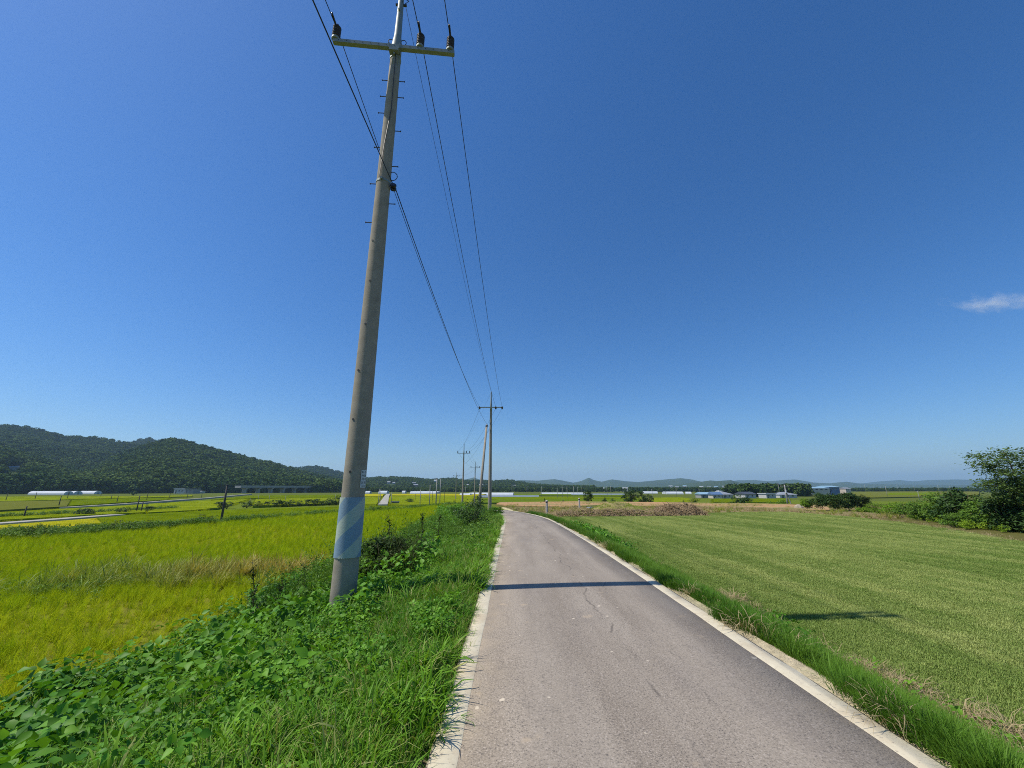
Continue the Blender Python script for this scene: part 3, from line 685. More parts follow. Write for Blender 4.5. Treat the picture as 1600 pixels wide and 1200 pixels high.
# left verge grass
def dl(X, Y):
    s = CX(Y) - X; e = 1.50 + .16 * (fbm(X * 0 + 3, Y * 1.6, 2) - .5)
    return (s > e) * (s < 6.6) * fall(Y) * (1 - .78 * vine_share(X, Y)) * (.55 + .9 * fbm(X * 1.7, Y * 1.7, 6))
X, Y = sample(170000, -14, -.3, .3, 60, dl)
scatter('verge_grass', 'verge_grass', pts(X, Y), RNG.uniform(.5, 1.15, len(X)) * (1 + .012 * Y) * np.where(CX(Y) - X < 1.75, .65, 1) * (.7 + .6 * fbm(X * .8, Y * .8, 14)), fbm(X * .9, Y * .9, 12) * 1.2 - .15 + RNG.normal(0, .15, len(X)), 'green grass on the verge between the road and the vines', 'grass', .22)
X, Y = sample(60000, -14, -.3, .3, 40, lambda X, Y: dl(X, Y) * (fbm(X * 1.1 + 3, Y * 1.1, 15) > .47))
scatter('verge_grass', 'broad_grass', pts(X, Y), RNG.uniform(.7, 1.3, len(X)) * (1 + .01 * Y), fbm(X * .9, Y * .9, 13) * 1.4 - .1 + RNG.normal(0, .15, len(X)), 'wide bladed floppy grass mixed into the left verge', 'grass', .25)
# vines on the bank
def dv(X, Y):
    s = CX(Y) - X
    return (s > 1.9) * (s < 6.9 + .5 * fbm(X, Y, 77)) * fall(Y, 10, .06) * vine_share(X, Y) * np.clip((fbm(X * 1.5, Y * 1.5, 16) - .24) * 3.2, .12, 1)
X, Y = sample(150000, -16, -.8, .3, 56, dv)
vs_ = 1 - .55 * np.exp(-(((X + 2.62) / .5) ** 2 + ((Y - 6.1) / .7) ** 2))
scatter('vine_cover', 'vine', pts(X, Y, -.03 + .12 * fbm(X * .8, Y * .8, 19)), RNG.choice([.6, .85, 1.1, 1.75], len(X), p=[.3, .35, .25, .1]) * (1 + .012 * Y) * vs_, fbm(X * .7, Y * .7, 22) * 1.3 - .2 + RNG.normal(0, .15, len(X)), 'broad leaved green vines covering the bank left of the road', 'vines', .3)
X, Y = sample(16000, -3.2, -.4, .3, 22, lambda X, Y: (CX(Y) - X > 1.7) * (CX(Y) - X < 3.6) * fall(Y, 9, .1) * (fbm(X * 1.4, Y * 1.4, 18) > .46))
scatter('verge_herbs', 'vine', pts(X, Y, .0), RNG.uniform(.4, .85, len(X)), RNG.uniform(.1, 1, len(X)), 'small leafy herbs growing through the left verge grass', 'weeds', .3)
# leafy weeds further along the bank
def dw(X, Y):
    s = CX(Y) - X
    return (s > 1.75) * (s < 7.5) * sstep((Y - 10) / 5) * np.minimum(1, 26 / Y) * (fbm(X * .6, Y * .35, 51) > .40) * .5
X, Y = sample(9000, -20, 0, 9, 80, dw)
scatter('bank_weeds', 'weed', pts(X, Y, -.05), RNG.uniform(.6, 1.35, len(X)), fbm(X * .4, Y * .4, 52) * 1.2 - .1, 'leafy weeds on the road bank between the two nearest poles', 'weeds', .2)
X, Y = sample(5200, -9, -.8, 7.6, 34, lambda X, Y: (CX(Y) - X > 3.9 - .06 * Y) * (CX(Y) - X < 6.6) * np.minimum(1, 14 / Y) * (fbm(X * .7, Y * .5, 55) > .44) * .5)
scatter('feathery_weeds', 'feather', pts(X, Y, -.05), RNG.uniform(.8, 1.6, len(X)), fbm(X * .6, Y * .6, 56) * 1.2 - .3, 'tall feathery weeds at the foot of the road bank', 'weeds', .15)
# near paddy
def foot(X, Y): return (H(X, Y) <= PADDY(X, Y) + .12) & (X < CX(Y) - 3)
def dr(X, Y): return foot(X, Y) * (Y < YB(X) - np.where(X < -24, 3.6, 1.8) - 2.4 * fbm(X * .3, Y * .3, 7)) * np.minimum(1, (15 / np.maximum(1, np.hypot(X, Y))) ** 1.15)
X, Y = sample(190000, -62, -3, -2, 75, dr); d = np.hypot(X, Y)
tint = .44 - .36 * sstep((d - 12) / 9) + 1.3 * (fbm(X * .22, Y * .22, 61) - .5) + RNG.normal(0, .22, len(X)) - .5 * (X < -8.6) * (Y < 8)
scl = RNG.uniform(.5, .85, len(X)) * (1 + np.clip((d - 15) * .010, 0, .35)) * np.where(tint > .5, .58, .95)
scatter('rice_plants', 'rice', pts(X, Y, -.02), scl, tint, 'yellow green rice in the paddy below the road', 'rice', .16)
for fkey, src, tt, lab in [('f_dark', 'rice_green', .15, 'dark green rice standing in the plain beyond the terrace edge'), ('f_lime', 'rice_green', .95, 'lime green rice in the fields around the left paths'), ('f_yellow', 'rice_patch', .85, 'ripe yellow rice beside the left concrete path')]:
    P = []
    for poly, m_, zt in FIELDS:
        if m_ != fkey: continue
        xs_, ys_ = [q[0] for q in poly], [q[1] for q in poly]
        if min(ys_) > 180: continue
        n_ = int((max(xs_) - min(xs_)) * (min(max(ys_), 260) - min(ys_)) * .30); X = RNG.uniform(min(xs_), max(xs_), n_); Y = RNG.uniform(min(ys_), min(max(ys_), 260), n_)
        k_ = inside(poly, X, Y) & (RNG.uniform(0, 1, n_) < np.minimum(1, 110 / np.hypot(X, Y))); P.append(np.stack([X[k_], Y[k_], np.full(k_.sum(), zt - .42)], -1))
    P = np.concatenate(P); scatter('rice_plants', src, P, RNG.uniform(.85, 1.15, len(P)), tt + (fbm(P[:, 0] * .05, P[:, 1] * .12, 66) - .47) * .9 + RNG.normal(0, .06, len(P)), lab, 'rice', .03)
def dbrown(X, Y):
    return foot(X, Y) * np.exp(-((X + 9.8) / 3.4) ** 2 - ((Y - 13.6 - .25 * (X + 9.8)) / 1.4) ** 2)
X, Y = sample(2400, -18, -5, 9, 19, dbrown)
scatter('browning_grass', 'brown', pts(X, Y), RNG.uniform(.75, 1.2, len(X)), np.clip((X + 12.5) / 4.5, 0, 1) * .7 + (Y - 13.4) * .18 + RNG.normal(0, .2, len(X)), 'taller browning grass patch in the near paddy', 'grass', .2)
X, Y = sample(500, -14.5, -10, 10.5, 14, lambda X, Y: foot(X, Y) * np.exp(-((X + 12.4) / 1.1) ** 2 - ((Y - 12.2) / .7) ** 2))
scatter('paddy_weeds', 'weed', pts(X, Y, -.05), RNG.uniform(.5, .9, len(X)), .9, 'bright green weeds at the left end of the browning grass', 'weeds', .2)
# weeds along the terrace edge
def dbank(X, Y):
    t = Y - YB(X); wv = np.where(X < -24, 5.5, 3.0)
    return foot(X, Y + 0) * (t > -wv) * (t < 2.4) * np.minimum(1, 40 / (np.hypot(X, Y) + 1)) * (fbm(X * .5, Y * .5, 71) > .34)
X, Y = sample(60000, -75, -6, 0, 78, dbank)
scatter('terrace_weeds', 'weed', pts(X, Y, -.08), RNG.uniform(.8, 1.6, len(X)), fbm(X * .35, Y * .35, 72) * 1.4 - .25, 'weedy terrace edge between the near paddy and the rice plain', 'weeds', .2)
X, Y = sample(5000, -75, -6, 0, 78, lambda X, Y: dbank(X, Y) * (fbm(X * .3, Y * .3, 75) > .52))
scatter('terrace_weeds', 'weed_dark', pts(X, Y), RNG.uniform(.9, 1.7, len(X)), RNG.uniform(0, 1, len(X)), 'darker dry weeds dotted along the terrace edge', 'weeds', .2)
# right verge
def drv(X, Y):
    s = X - CX(Y); e = 1.56 + .34 * (fbm(X * 0 + 9, Y * 1.1, 82) - .25)
    return (s > e) * (s < np.where(Y < 5.6, 2.85, 3.15) + .3 * (fbm(X * 0 + 1, Y * .8, 83) - .5)) * fall(Y, 10, .08) * (.15 + 1.5 * sstep((fbm(X * 1.5, Y * 1.5, 84) - .32) / .22))
X, Y = sample(100000, 1.5, 5.5, .2, 42, drv)
scatter('right_verge_grass', 'right_grass', pts(X, Y), RNG.uniform(.5, 1.1, len(X)) * (1 + .012 * Y) * (.65 + .7 * fbm(X * 1.2, Y * 1.2, 88)), fbm(X * .9, Y * .9, 85) * 1.3 - .2 + RNG.normal(0, .15, len(X)), 'strip of grass between the road and the mown lawn', 'grass', .2)
def ddry(X, Y):
    s = X - CX(Y)
    return fall(Y, 8, .1) * ((s > 1.48) * (s < 2.1) * .22 * (fbm(X * 0 + 9, Y * 1.2, 86) > .50) + (np.abs(s - 3.22 - .1 * np.sin(Y)) < .3) * (.95 * (Y < 5.6) + .25 * (fbm(X * 2, Y * .6, 87) > .5)))
X, Y = sample(9000, 2.2, 5, .2, 30, ddry)
scatter('dry_straw', 'dry', pts(X, Y, .05), RNG.uniform(.6, 1.4, len(X)), RNG.uniform(0, 1, len(X)), 'dry straw lying along the edges of the right verge', 'straw', .2)
# turf on the lawn near the camera
X, Y = sample(70000, 3.6, 30, -3, 45, lambda X, Y: inside(LAWN, X, Y) * np.minimum(1, (10 / np.maximum(1, np.hypot(X, Y))) ** 1.0))
st = (fbm(X * 3.6, Y * .09, 91) - .47) * 2.4 + (fbm(X * .35, Y * .16, 92) - .47) * 1.2 + .20 + .28 * sstep((Y - 9) / 12) + .45 * np.exp(-((X - 14.2 + .1 * (Y - 20)) / .5) ** 2) * (Y > 12)
scatter('turf', 'turf', np.stack([X, Y, H(X, Y) + .03], -1), RNG.uniform(.85, 1.3, len(X)), st + RNG.normal(0, .1, len(X)), 'short mown turf of the broad lawn right of the road', 'turf', .03)
X, Y = sample(5200, -1, 34, 34, 60, lambda X, Y: (X - CX(Y) > 1.7) * ~inside(LAWN, X, Y) * (fbm(X * .35, Y * .35, 95) > .42))
scatter('dry_ground_cover', 'dry', pts(X, Y, .02), RNG.uniform(1.0, 2.6, len(X)), RNG.uniform(0, 1, len(X)), 'dry grass over the bare ground beyond the lawn', 'grass', .2)
X, Y = sample(3600, -1, 40, 34, 82, lambda X, Y: (X - CX(Y) > 1.6) * ~inside(LAWN, X, Y) * (fbm(X * .22, Y * .4, 97) > .5))
scatter('low_green_weeds', 'brown', pts(X, Y, .02), RNG.uniform(.35, .8, len(X)), RNG.uniform(-.3, .7, len(X)), 'low yellow green weeds dotted over the soil beyond the lawn', 'weeds', .2)
# broad leaved weeds in the right verge
def leafy(name, spots, lab, key='broad', n=14, spread=.35, sc=(.5, .9), tint=.5):
    P = []
    for (px, py) in spots:
        g = G(px, py)
        for i in range(n):
            x, y = g.x + RNG.normal(0, spread), g.y + RNG.normal(0, spread); P.append((x, y, float(H(x, y)) + .03))
    scatter(name, key, np.array(P), RNG.uniform(sc[0], sc[1], len(P)), tint + RNG.normal(0, .2, len(P)), lab, 'weeds', .3)
X, Y = sample(600, 2.2, 4.6, 12.5, 23, lambda X, Y: (X - CX(Y) > 1.95 + .25 * fbm(X, Y, 5)) * (X - CX(Y) < 2.95) * (fbm(X * 1.2, Y * .8, 6) > .36))
scatter('bean_vines', 'vine', pts(X, Y, .05), RNG.uniform(.9, 1.6, len(X)), RNG.uniform(-.2, .5, len(X)), 'dark green leafy bean vines on the right verge near the road bend', 'vines', .3)
leafy('verge_weeds', [(1195, 985), (1225, 1000), (1250, 1012)], 'dark leafy weeds at the lawn edge beside the pole shadow', 'vine', 5, .12, (.7, 1.1), .3)
leafy('verge_weeds', [(1350, 1062), (1420, 1105), (1480, 1130), (1560, 1170), (1595, 1190)], 'pale green leafy weeds along the straw at the lawn edge', 'vine', 4, .12, (.5, .85), .9)

# ------------------------------------------------------------------ single weeds and shrubs
def plant(name, label, cat, loc, leaves, lm, stems, sm='stem', group=None, part='foliage'):
    t = thing(name, label, cat, loc, 0, group)
    mb = MB()
    for s_, rad in stems: mb.tube(s_, rad, 5)
    obj('stem' if cat != 'tree' else 'trunk', mb.me('stem', True), M[sm], t)
    me = mesh_np(part, *leaves); me.materials.append(M[lm]); obj(part, me, None, t)
    return t
def tall_weed(loc, h, label, lm='weed', dry=False, seed=0, bare=.15):
    rr = np.random.default_rng(seed); lean = rr.normal(0, .08, 2)
    main = [(lean[0] * h * t * t, lean[1] * h * t * t, h * t - .05 * (t == 0)) for t in np.linspace(0, 1, 6)]
    stems = [(main, [.011, .010, .008, .006, .004, .002])]; P = []
    for i in range(14):
        t = rr.uniform(.25, .95); a = rr.uniform(0, 6.28); L = h * rr.uniform(.08, .22) * (1.2 - t); b = Vector((lean[0] * h * t * t, lean[1] * h * t * t, h * t))
        e = b + Vector((math.cos(a) * L, math.sin(a) * L, L * .9)); stems.append(([b, e], [.004, .002]))
        for q in np.linspace(.3, 1, 4): P.append(b.lerp(e, q))
    for t in np.linspace(bare, 1, 70): P.append(Vector((lean[0] * h * t * t + rr.normal(0, .03), lean[1] * h * t * t + rr.normal(0, .03), h * t)))
    lv = leaf_kites(rr, np.array(P), .055 * h ** .5 * 1.2 * rr.uniform(.6, 1.3, len(P)), .3, None, .35)
    return plant('tall_weed', label, 'weed', loc, lv, lm, stems, 'stem_dry' if dry else 'stem', 'tall weeds at the paddy edge')
def bush(name, label, loc, rx, ry, rz_, n, leaf, lm, seed, group=None, clumps=16, cat='bush', stems=7, up=.5):
    rr = np.random.default_rng(seed); lv = crown(rr, int(n * 1.8), leaf, clumps + 8, rx * 1.1, ry * 1.1, rz_ * .62, rz_ * .40, (.26, .5), up)
    st = []
    for i in range(stems):
        a = rr.uniform(0, 6.28); q = rr.uniform(.3, .8); st.append(([(rr.normal(0, rx * .12), rr.normal(0, ry * .12), -.1), (math.cos(a) * rx * q * .5, math.sin(a) * ry * q * .5, rz_ * .45), (math.cos(a) * rx * q, math.sin(a) * ry * q, rz_ * .85)], [.012 + rx * .006, .009 + rx * .003, .004]))
    return plant(name, label, cat, loc, lv, lm, st, 'bark', group)
q = at(395, 985, 7.6); q.z = float(H(q.x, 7.6)); tall_weed(q, at(386, 872, 7.6).z - q.z, 'tall dark weed with a bare lower stem, left of the near pole', 'weed_dark', True, 5, .05)
tall_weed(Vector((-5.1, 10.2, float(H(-5.1, 10.2)))), .8, 'short weed between the tall dark weed and the near pole', 'weed_dark', True, 6)
tall_weed(Vector((-4.35, 8.2, float(H(-4.35, 8.2)))), .95, 'drooping brown seed weed touching the left side of the near pole', 'weed_dark', True, 7)
tall_weed(Vector((-4.15, 8.9, float(H(-4.15, 8.9)))), 1.05, 'thin brown seed weed just left of the striped pole sleeve', 'weed_dark', True, 8)
for i, (px, dy, h) in enumerate([(455, 10.5, .8), (430, 10.0, .7)]):
    p_ = at(px, 930, dy); tall_weed(Vector((p_.x, dy, float(H(p_.x, dy)))), h, ['feathery green weed left of the near pole base', 'smaller feathery weed beside the tall dark weed'][i], 'weed', False, 20 + i)
def by_px(px, Y): q = at(px, 900, Y); return Vector((q.x, Y, float(H(q.x, Y))))
q = by_px(600, 8.7); bush('dark_bush', 'dense dark weedy bush right behind the near pole', q, .62, .5, at(600, 838, 8.7).z - q.z, 3000, .085, 'weed_dark', 31)
bush('dark_bush', 'greyer dry weed bush right of the dark bush behind the near pole', Vector((-2.55, 10.4, float(H(-2.55, 10.4)))), .7, .6, .8, 1300, .06, 'weed_dark', 32)
for i, (x, y, h) in enumerate([(-3.45, 9.9, 1.25), (-2.9, 10.2, 1.35), (-2.35, 11.0, 1.2), (-2.1, 12.0, 1.1)]):
    tall_weed(Vector((x, y, float(H(x, y)))), h, ['upright stalk on the left of the bush behind the near pole', 'tallest stalk rising from the bush behind the near pole', 'stalk right of the bush behind the near pole', 'thin stalk furthest right behind the near pole'][i], 'weed_dark', True, 40 + i, .3)
for i, (px, py, rx, h) in enumerate([(735, 830, .9, 1.5), (688, 842, .6, 1.1), (748, 806, .9, 1.2), (706, 806, 1.0, 1.0), (775, 806, .7, .7)]):
    g = G(px, py); bush('verge_bush', ['round leafy bush on the bank in front of the leaning support pole', 'pale pointed weed bush at the paddy side of the bank', 'bush at the foot of the second utility pole', 'low bush where the bank meets the terrace edge', 'low leafy bush at the inside of the road bend'][i], g, rx, rx, h, 900, .11, ['bush', 'weed', 'weed', 'weed', 'vine'][i], 50 + i)
P = []
for i in range(55):
    Y_ = RNG.uniform(8.1, 10.5); q = at(RNG.uniform(566, 645), 900, Y_); P.append((q.x, Y_, float(H(q.x, Y_)) - .03))
scatter('stalky_weeds', 'feather_dark', np.array(P), RNG.uniform(.7, 1.35, len(P)), RNG.uniform(0, 1, len(P)), 'stalky dark weeds around the bush behind the near pole', 'weeds', .15)
# row of bushes across the rice plain
a_, b_ = gz(340, 795.5, PZ), gz(548, 788.5, PZ)
ordn = ['first', 'second', 'third', 'fourth', 'fifth', 'sixth', 'seventh', 'eighth', 'ninth', 'tenth', 'eleventh', 'twelfth', 'thirteenth', 'fourteenth', 'fifteenth', 'sixteenth', 'seventeenth', 'eighteenth', 'nineteenth', 'twentieth']
proto = [crown(np.random.default_rng(70 + i), 420, .34, 14, 1.9, 1.6, 1.15, .95, (.3, .5)) for i in range(5)]
pm = []
for V, F_ in proto:
    me = mesh_np('foliage', V, F_); me.materials.append(M['bush']); pm.append(me)
mb = MB()
for a in range(5): mb.tube([(0, 0, -.1), (math.cos(a * 1.3) * .5, math.sin(a * 1.3) * .5, .8), (math.cos(a * 1.3) * 1.1, math.sin(a * 1.3) * 1.1, 1.6)], [.06, .04, .02], 5)
stem_me = mb.me('stem'); stem_me.materials.append(M['bark'])
for i in range(17):
    f = (i + random.Random(i).uniform(-.2, .2)) / 16.0
    if i == 2: continue
    n_ = i if i < 2 else i - 1
    t = thing('field_bush', ('%s dark bush from the left in the hedge row across the rice plain' % ordn[n_]), 'bush', a_.lerp(b_, f), i * 1.7, 'bushes in the hedge row')
    t.scale = [random.Random(i + 9).uniform(.75, 1.1)] * 3
    obj('stem', stem_me, None, t); obj('foliage', pm[i % 5], None, t)
for i, (px, py, s, lab) in enumerate([(128, 808, .85, 'spiky dark bush beside the left concrete path'), (140, 808, .55, 'small dark bush right of the spiky bush by the left path'), (191, 805, .75, 'dark bush at the end of the left concrete path'), (234, 801.5, .7, 'dark bush beyond the two posts at the left'), (530, 782, 1.1, 'lone rounded bush on the far rice plain left of the near pole'), (640, 787, .9, 'low dark bush patch in front of the sluice'), (208, 774, 1.6, 'dark bush at the far edge of the left rice plain')]):
    g = gz(px, py, PZ); t = thing('field_bush', lab, 'bush', g, i, 'bushes dotted over the rice plain'); t.scale = (s, s, s)
    obj('stem', stem_me, None, t); obj('foliage', pm[(i + 2) % 5], None, t)
# weeds along the left path and the terrace foot
P = []
for f in np.linspace(0, 1, 260):
    q = gz(-40, 815.3, PZ).lerp(gz(262, 798.2, PZ), f); P.append((q.x + RNG.normal(0, .5), q.y + 2.2 + RNG.normal(0, .6), PZ + .3))
scatter('path_weeds', 'weed', np.array(P), RNG.uniform(.9, 2.0, len(P)), RNG.uniform(-.2, .6, len(P)), 'dark weeds growing behind the left concrete path', 'weeds')

# mid-distance trees and shrubs on the right
def tree(label, loc, h, r_, lm, seed, n=1500, leaf=.3, trunk=.09, name='tree', clumps=22, low=.06, group=None):
    rr = np.random.default_rng(seed); lv = crown(rr, n, leaf, clumps, r_, r_, h * (1 - low) * .52, h * (low + (1 - low) * .5), (.26, .46))
    st = [([(0, 0, -.2), (.03 * h, 0, h * .3), (0, .02 * h, h * .6), (0, 0, h * .85)], [trunk, trunk * .8, trunk * .5, trunk * .15])]
    for i in range(7):
        a = i * 2.4 + rr.uniform(-.3, .3); z0 = h * rr.uniform(.22, .55)
        st.append(([(0.02 * h, 0, z0), (math.cos(a) * r_ * .45, math.sin(a) * r_ * .45, z0 + h * .16), (math.cos(a) * r_ * .8, math.sin(a) * r_ * .8, z0 + h * .3)], [trunk * .5, trunk * .3, trunk * .1]))
    return plant(name, label, 'tree' if name == 'tree' else 'bush', loc, lv, lm, st, 'bark', group, 'crown' if name == 'tree' else 'foliage')
def mid(px, pyb, Y, pytop, hw, label, lm='bush', name='bush', n=900, seed=0):
    b_ = at(px, pyb, Y); top = at(px, pytop, Y); b_.z = min(b_.z, float(H(b_.x, Y)) + .3); h = top.z - b_.z; r_ = hw * Y / FPX
    if name == 'tree': return tree(label, b_, h, r_, lm, seed, n, h * .075, .05 * h ** .7)
    return bush('bush', label, b_, r_, r_ * .9, h * .92, n, max(.09, h * .085), lm, seed, None, 26)
mid(919, 783.5, 85, 766, 9, 'round dark tree behind the second marker post', 'bush', 'tree', 1100, 101)
mid(986, 784, 86, 763, 14, 'large dark tree left in the clump behind the brush pile', 'bush', 'tree', 1500, 102)
mid(1004, 784, 90, 766, 9, 'middle dark tree in the clump behind the brush pile', 'bush', 'tree', 1000, 103)
mid(1015, 784.5, 84, 771, 6.5, 'smaller dark tree at the right of the clump behind the brush pile', 'bush', 'tree', 800, 104)
mid(945, 782.5, 92, 776, 5, 'low bush left of the bushes between the dark trees', 'bush', 'bush', 400, 105)
mid(958, 782.5, 95, 776.5, 6, 'low bush right of the bushes between the dark trees', 'bush', 'bush', 400, 106)
mid(851, 784, 88, 776, 2.4, 'small upright shrub left of the first marker post', 'bush', 'bush', 250, 107)
mid(880, 782.5, 95, 777.5, 2.2, 'tiny shrub between the two marker posts', 'bush', 'bush', 200, 108)
mid(1084, 785, 80, 777.5, 9, 'dark low bush right of the brush pile', 'bush', 'bush', 600, 109)
mid(1067, 783, 100, 778.5, 2.5, 'tiny dark bush left of the low bush behind the brush pile', 'bush', 'bush', 200, 110)
mid(1158, 787, 92, 770, 15, 'big dark rounded bush in front of the village houses', 'bush', 'bush', 1500, 111)
mid(1200, 787, 100, 781, 12, 'pale green low bush in front of the village', 'bush_bright', 'bush', 600, 112)
mid(1222, 788.5, 90, 777.5, 9, 'bright green bush beside the transformer pole', 'bush_bright', 'bush', 700, 113)
# big dark shrub mass left of the right hedge
for i, (px, Y, pyt, pyb, hw, lm) in enumerate([(1262, 50, 776, 793, 9, 'bush_bright'), (1284, 49, 768, 794, 15, 'bush'), (1306, 48, 767, 795, 15, 'bush'), (1328, 49, 763, 795, 16, 'bush'), (1346, 50, 769, 794, 14, 'weed_dark')]):
    mid(px, pyb, Y, pyt, hw, ['bright green shrub at the left end of the big dark thicket', 'olive shrub with bare branches, second in the dark thicket', 'dark shrub in the middle of the thicket right of the boulder', 'tallest dark shrub of the thicket below the blue roof', 'brownish dark shrub at the right end of the thicket'][i], lm, 'bush', 1500, 120 + i)
# hedge along the right edge of the lawn
hed = [(1352, 802, 46, 10, 9, 'bush_bright', 'bright green low shrub at the left start of the right hedge'), (1376, 803, 40, 17, 15, 'bush_bright', 'bright green shrub second in the right hedge'), (1400, 806, 37, 20, 15, 'bush_bright', 'lime green shrub third in the right hedge'), (1425, 809, 35, 25, 16, 'hedge', 'mid green shrub fourth in the right hedge'), (1450, 812, 32, 30, 18, 'hedge', 'mid green shrub fifth in the right hedge, behind dry grass'), (1478, 816, 30, 44, 22, 'hedge', 'tall mid green shrub sixth in the right hedge'), (1508, 820, 27, 56, 26, 'bush', 'dark green shrub left under the tree at the right edge'), (1500, 826, 25.5, 26, 18, 'hedge', 'low green shrub in front of the dark hedge shrub'), (1545, 828, 24.5, 46, 26, 'hedge', 'low shrub with pale leaves under the right tree'), (1585, 836, 23, 62, 26, 'bush', 'dark shrub at the right edge of the picture under the tree'), (1630, 842, 22, 60, 30, 'bush', 'dark shrub beyond the right edge of the picture')]
for i, (px, pyb, Y, hpx, hw, lm, lab) in enumerate(hed): mid(px, pyb, Y, pyb - hpx * 1.15, hw * 1.25, lab, lm, 'bush', 1700, 140 + i)
P = []
for (px, pyb, Y, hpx, hw, lm, lab) in hed[3:]:
    for i in range(7):
        q = at(px + RNG.normal(0, hw * .7), pyb + 2, Y - .5); P.append((q.x, q.y - RNG.uniform(0, 1), float(H(q.x, q.y)) + .02))
scatter('lime_weeds', 'bright', np.array(P), RNG.uniform(.4, .9, len(P)), .8 + RNG.normal(0, .2, len(P)), 'yellow green weeds along the foot of the right hedge', 'weeds')
P = []
for f in np.linspace(0, 1, 230):
    q = gz(1330, 800, -.8).lerp(gz(1610, 846, -.6), f); P.append((q.x + RNG.normal(.4, .5), q.y + RNG.normal(.4, .5), 0))
P = np.array(P); P[:, 2] = H(P[:, 0], P[:, 1]) + .02
scatter('dry_straw', 'dry', P[::2], RNG.uniform(.7, 1.5, len(P[::2])), RNG.uniform(0, 1, len(P[::2])), 'dry tan grass between the lawn and the right hedge', 'straw')
# tree at the right edge: open crown, several leaders
def big_tree():
    rr = np.random.default_rng(9); base = at(1622, 838, 22.5); base.z = float(H(base.x, base.y)); h = at(1590, 712, 22.5).z - base.z
    st = []; P = []; O = []
    for (ex, ey, ez, n0) in [(-1.7, .1, .93, 7), (-1.0, -.4, 1.0, 7), (.1, .3, .97, 7), (.9, -.2, 1.0, 7), (1.7, .2, .86, 6), (-1.6, -.2, .66, 6), (-1.3, .5, .7, 5), (2.1, .3, .6, 5), (0, -.6, .75, 5)]:
        ex *= .85; mid_ = Vector((ex * .4, ey * .5, h * ez * .45)); end = Vector((ex, ey, h * ez)); st.append(([(rr.normal(0, .06), rr.normal(0, .06), -.2), mid_, end], [.075, .05, .012]))
        for j in range(n0 * 2):
            t = rr.uniform(.25, 1.0); b_ = mid_.lerp(end, (t - .3) / .7) if t > .3 else Vector((0, 0, 0)).lerp(mid_, t / .3)
            e = b_ + Vector((rr.normal(0, .5), rr.normal(0, .4), rr.uniform(-.05, .4))); st.append(([b_, e], [.018, .006]))
            m_ = rr.integers(80, 120); c_ = rr.normal(0, 1, (m_, 3)) * np.array([.27, .27, .12]) + np.array(e); P.append(c_)
    P = np.concatenate(P); return plant('tree', 'open crowned green tree at the right edge of the picture above the hedge', 'tree', base, leaf_kites(rr, P, .15 * rr.uniform(.6, 1.3, len(P)), 1.2, None, .5), 'tree', st, 'bark', None, 'crown')
big_tree()

# ------------------------------------------------------------------ brush pile, mound, marker posts, slab, boulder
def heap(name, label, cat, px0, px1, pyb, pyt, Y, depth, m, seed, sticks=0, tufts=0):
    c_ = at((px0 + px1) / 2, pyb, Y); c_.z = float(H(c_.x, Y)); hx = (px1 - px0) / 2 * Y / FPX; hh = at(800, pyt, Y).z - c_.z
    rr = np.random.default_rng(seed); n, m2 = 40, 16; V = []
    def hz(u, v):
        e = max(0, 1 - u * u) ** .6 * max(0, 1 - v * v) ** .8
        return hh * e * (.55 + .9 * float(fbm(np.array(u * 3.1 + seed), np.array(v * 2 + seed), seed)))
    for j in range(m2):
        for i in range(n):
            u = -1 + 2 * i / (n - 1); v = -1 + 2 * j / (m2 - 1); V.append((u * hx, v * depth, hz(u, v) - .06))
    a = np.arange(n * m2).reshape(m2, n); t = thing(name, label, cat, c_)
    obj('mound', mesh_np('mound', V, np.stack([a[:-1, :-1], a[:-1, 1:], a[1:, 1:], a[1:, :-1]], -1).reshape(-1, 4), True), M[m], t)
    if sticks:
        mb = MB()
        for i in range(sticks):
            u, v = rr.uniform(-.97, .97), rr.uniform(-.97, .6); p_ = Vector((u * hx, v * depth, hz(u, v) - .02)); az = rr.uniform(0, 6.28); L = rr.uniform(.25, .95)
            d = Vector((math.cos(az), math.sin(az), rr.normal(.15, .45))).normalized() * L
            mb.tube([p_ - d * .4, p_ + Vector((0, 0, rr.uniform(0, .1))), p_ + d * .6], [.016, .024, .008], 4, False)
        o = obj('dry_branches', mb.me('dry_branches'), M['sticks'], t); o['kind'] = 'stuff'
    if tufts:
        parts = []
        for i in range(tufts):
            u, v = rr.uniform(-.95, .95), rr.uniform(-.95, .8); V2, F2 = tuft(rr, 9, .2, (.1, .35), (.5, 1.6), (.015, .03), 3); parts.append((V2 + np.array([u * hx, v * depth, hz(u, v) - .05]), F2))
        me = mesh_np('dry_grass', *join(parts)); me.materials.append(M['brown_grass' if seed % 2 else 'dry_grass']); o = obj('dry_grass', me, None, t); o['kind'] = 'stuff'
M['pile'] = plain('brush_litter', (.3, .22, .13), (.17, .125, .07), 4.5, .95, .1, 0, .08, 9)
M['mound'] = plain('grassy_mound_soil', (.3, .26, .1), (.24, .19, .09), 1.5, .95, .1, 0, .05, 9)
heap('brush_pile', 'long low heap of dry brown branches at the far end of the lawn', 'brush pile', 872, 1050, 802, 797.3, 38.5, 1.3, 'pile', 5, 1300, 420)
heap('brush_pile', 'taller round heap of greyish cut branches at the right end of the brush', 'brush pile', 1022, 1096, 800.5, 789.0, 39.5, 1.8, 'pile', 6, 1100, 160)
heap('grass_mound', 'yellowish grassy earth mound behind the brush heap', 'mound', 928, 1004, 797, 784.5, 46, 2.6, 'mound', 7, 0, 330)
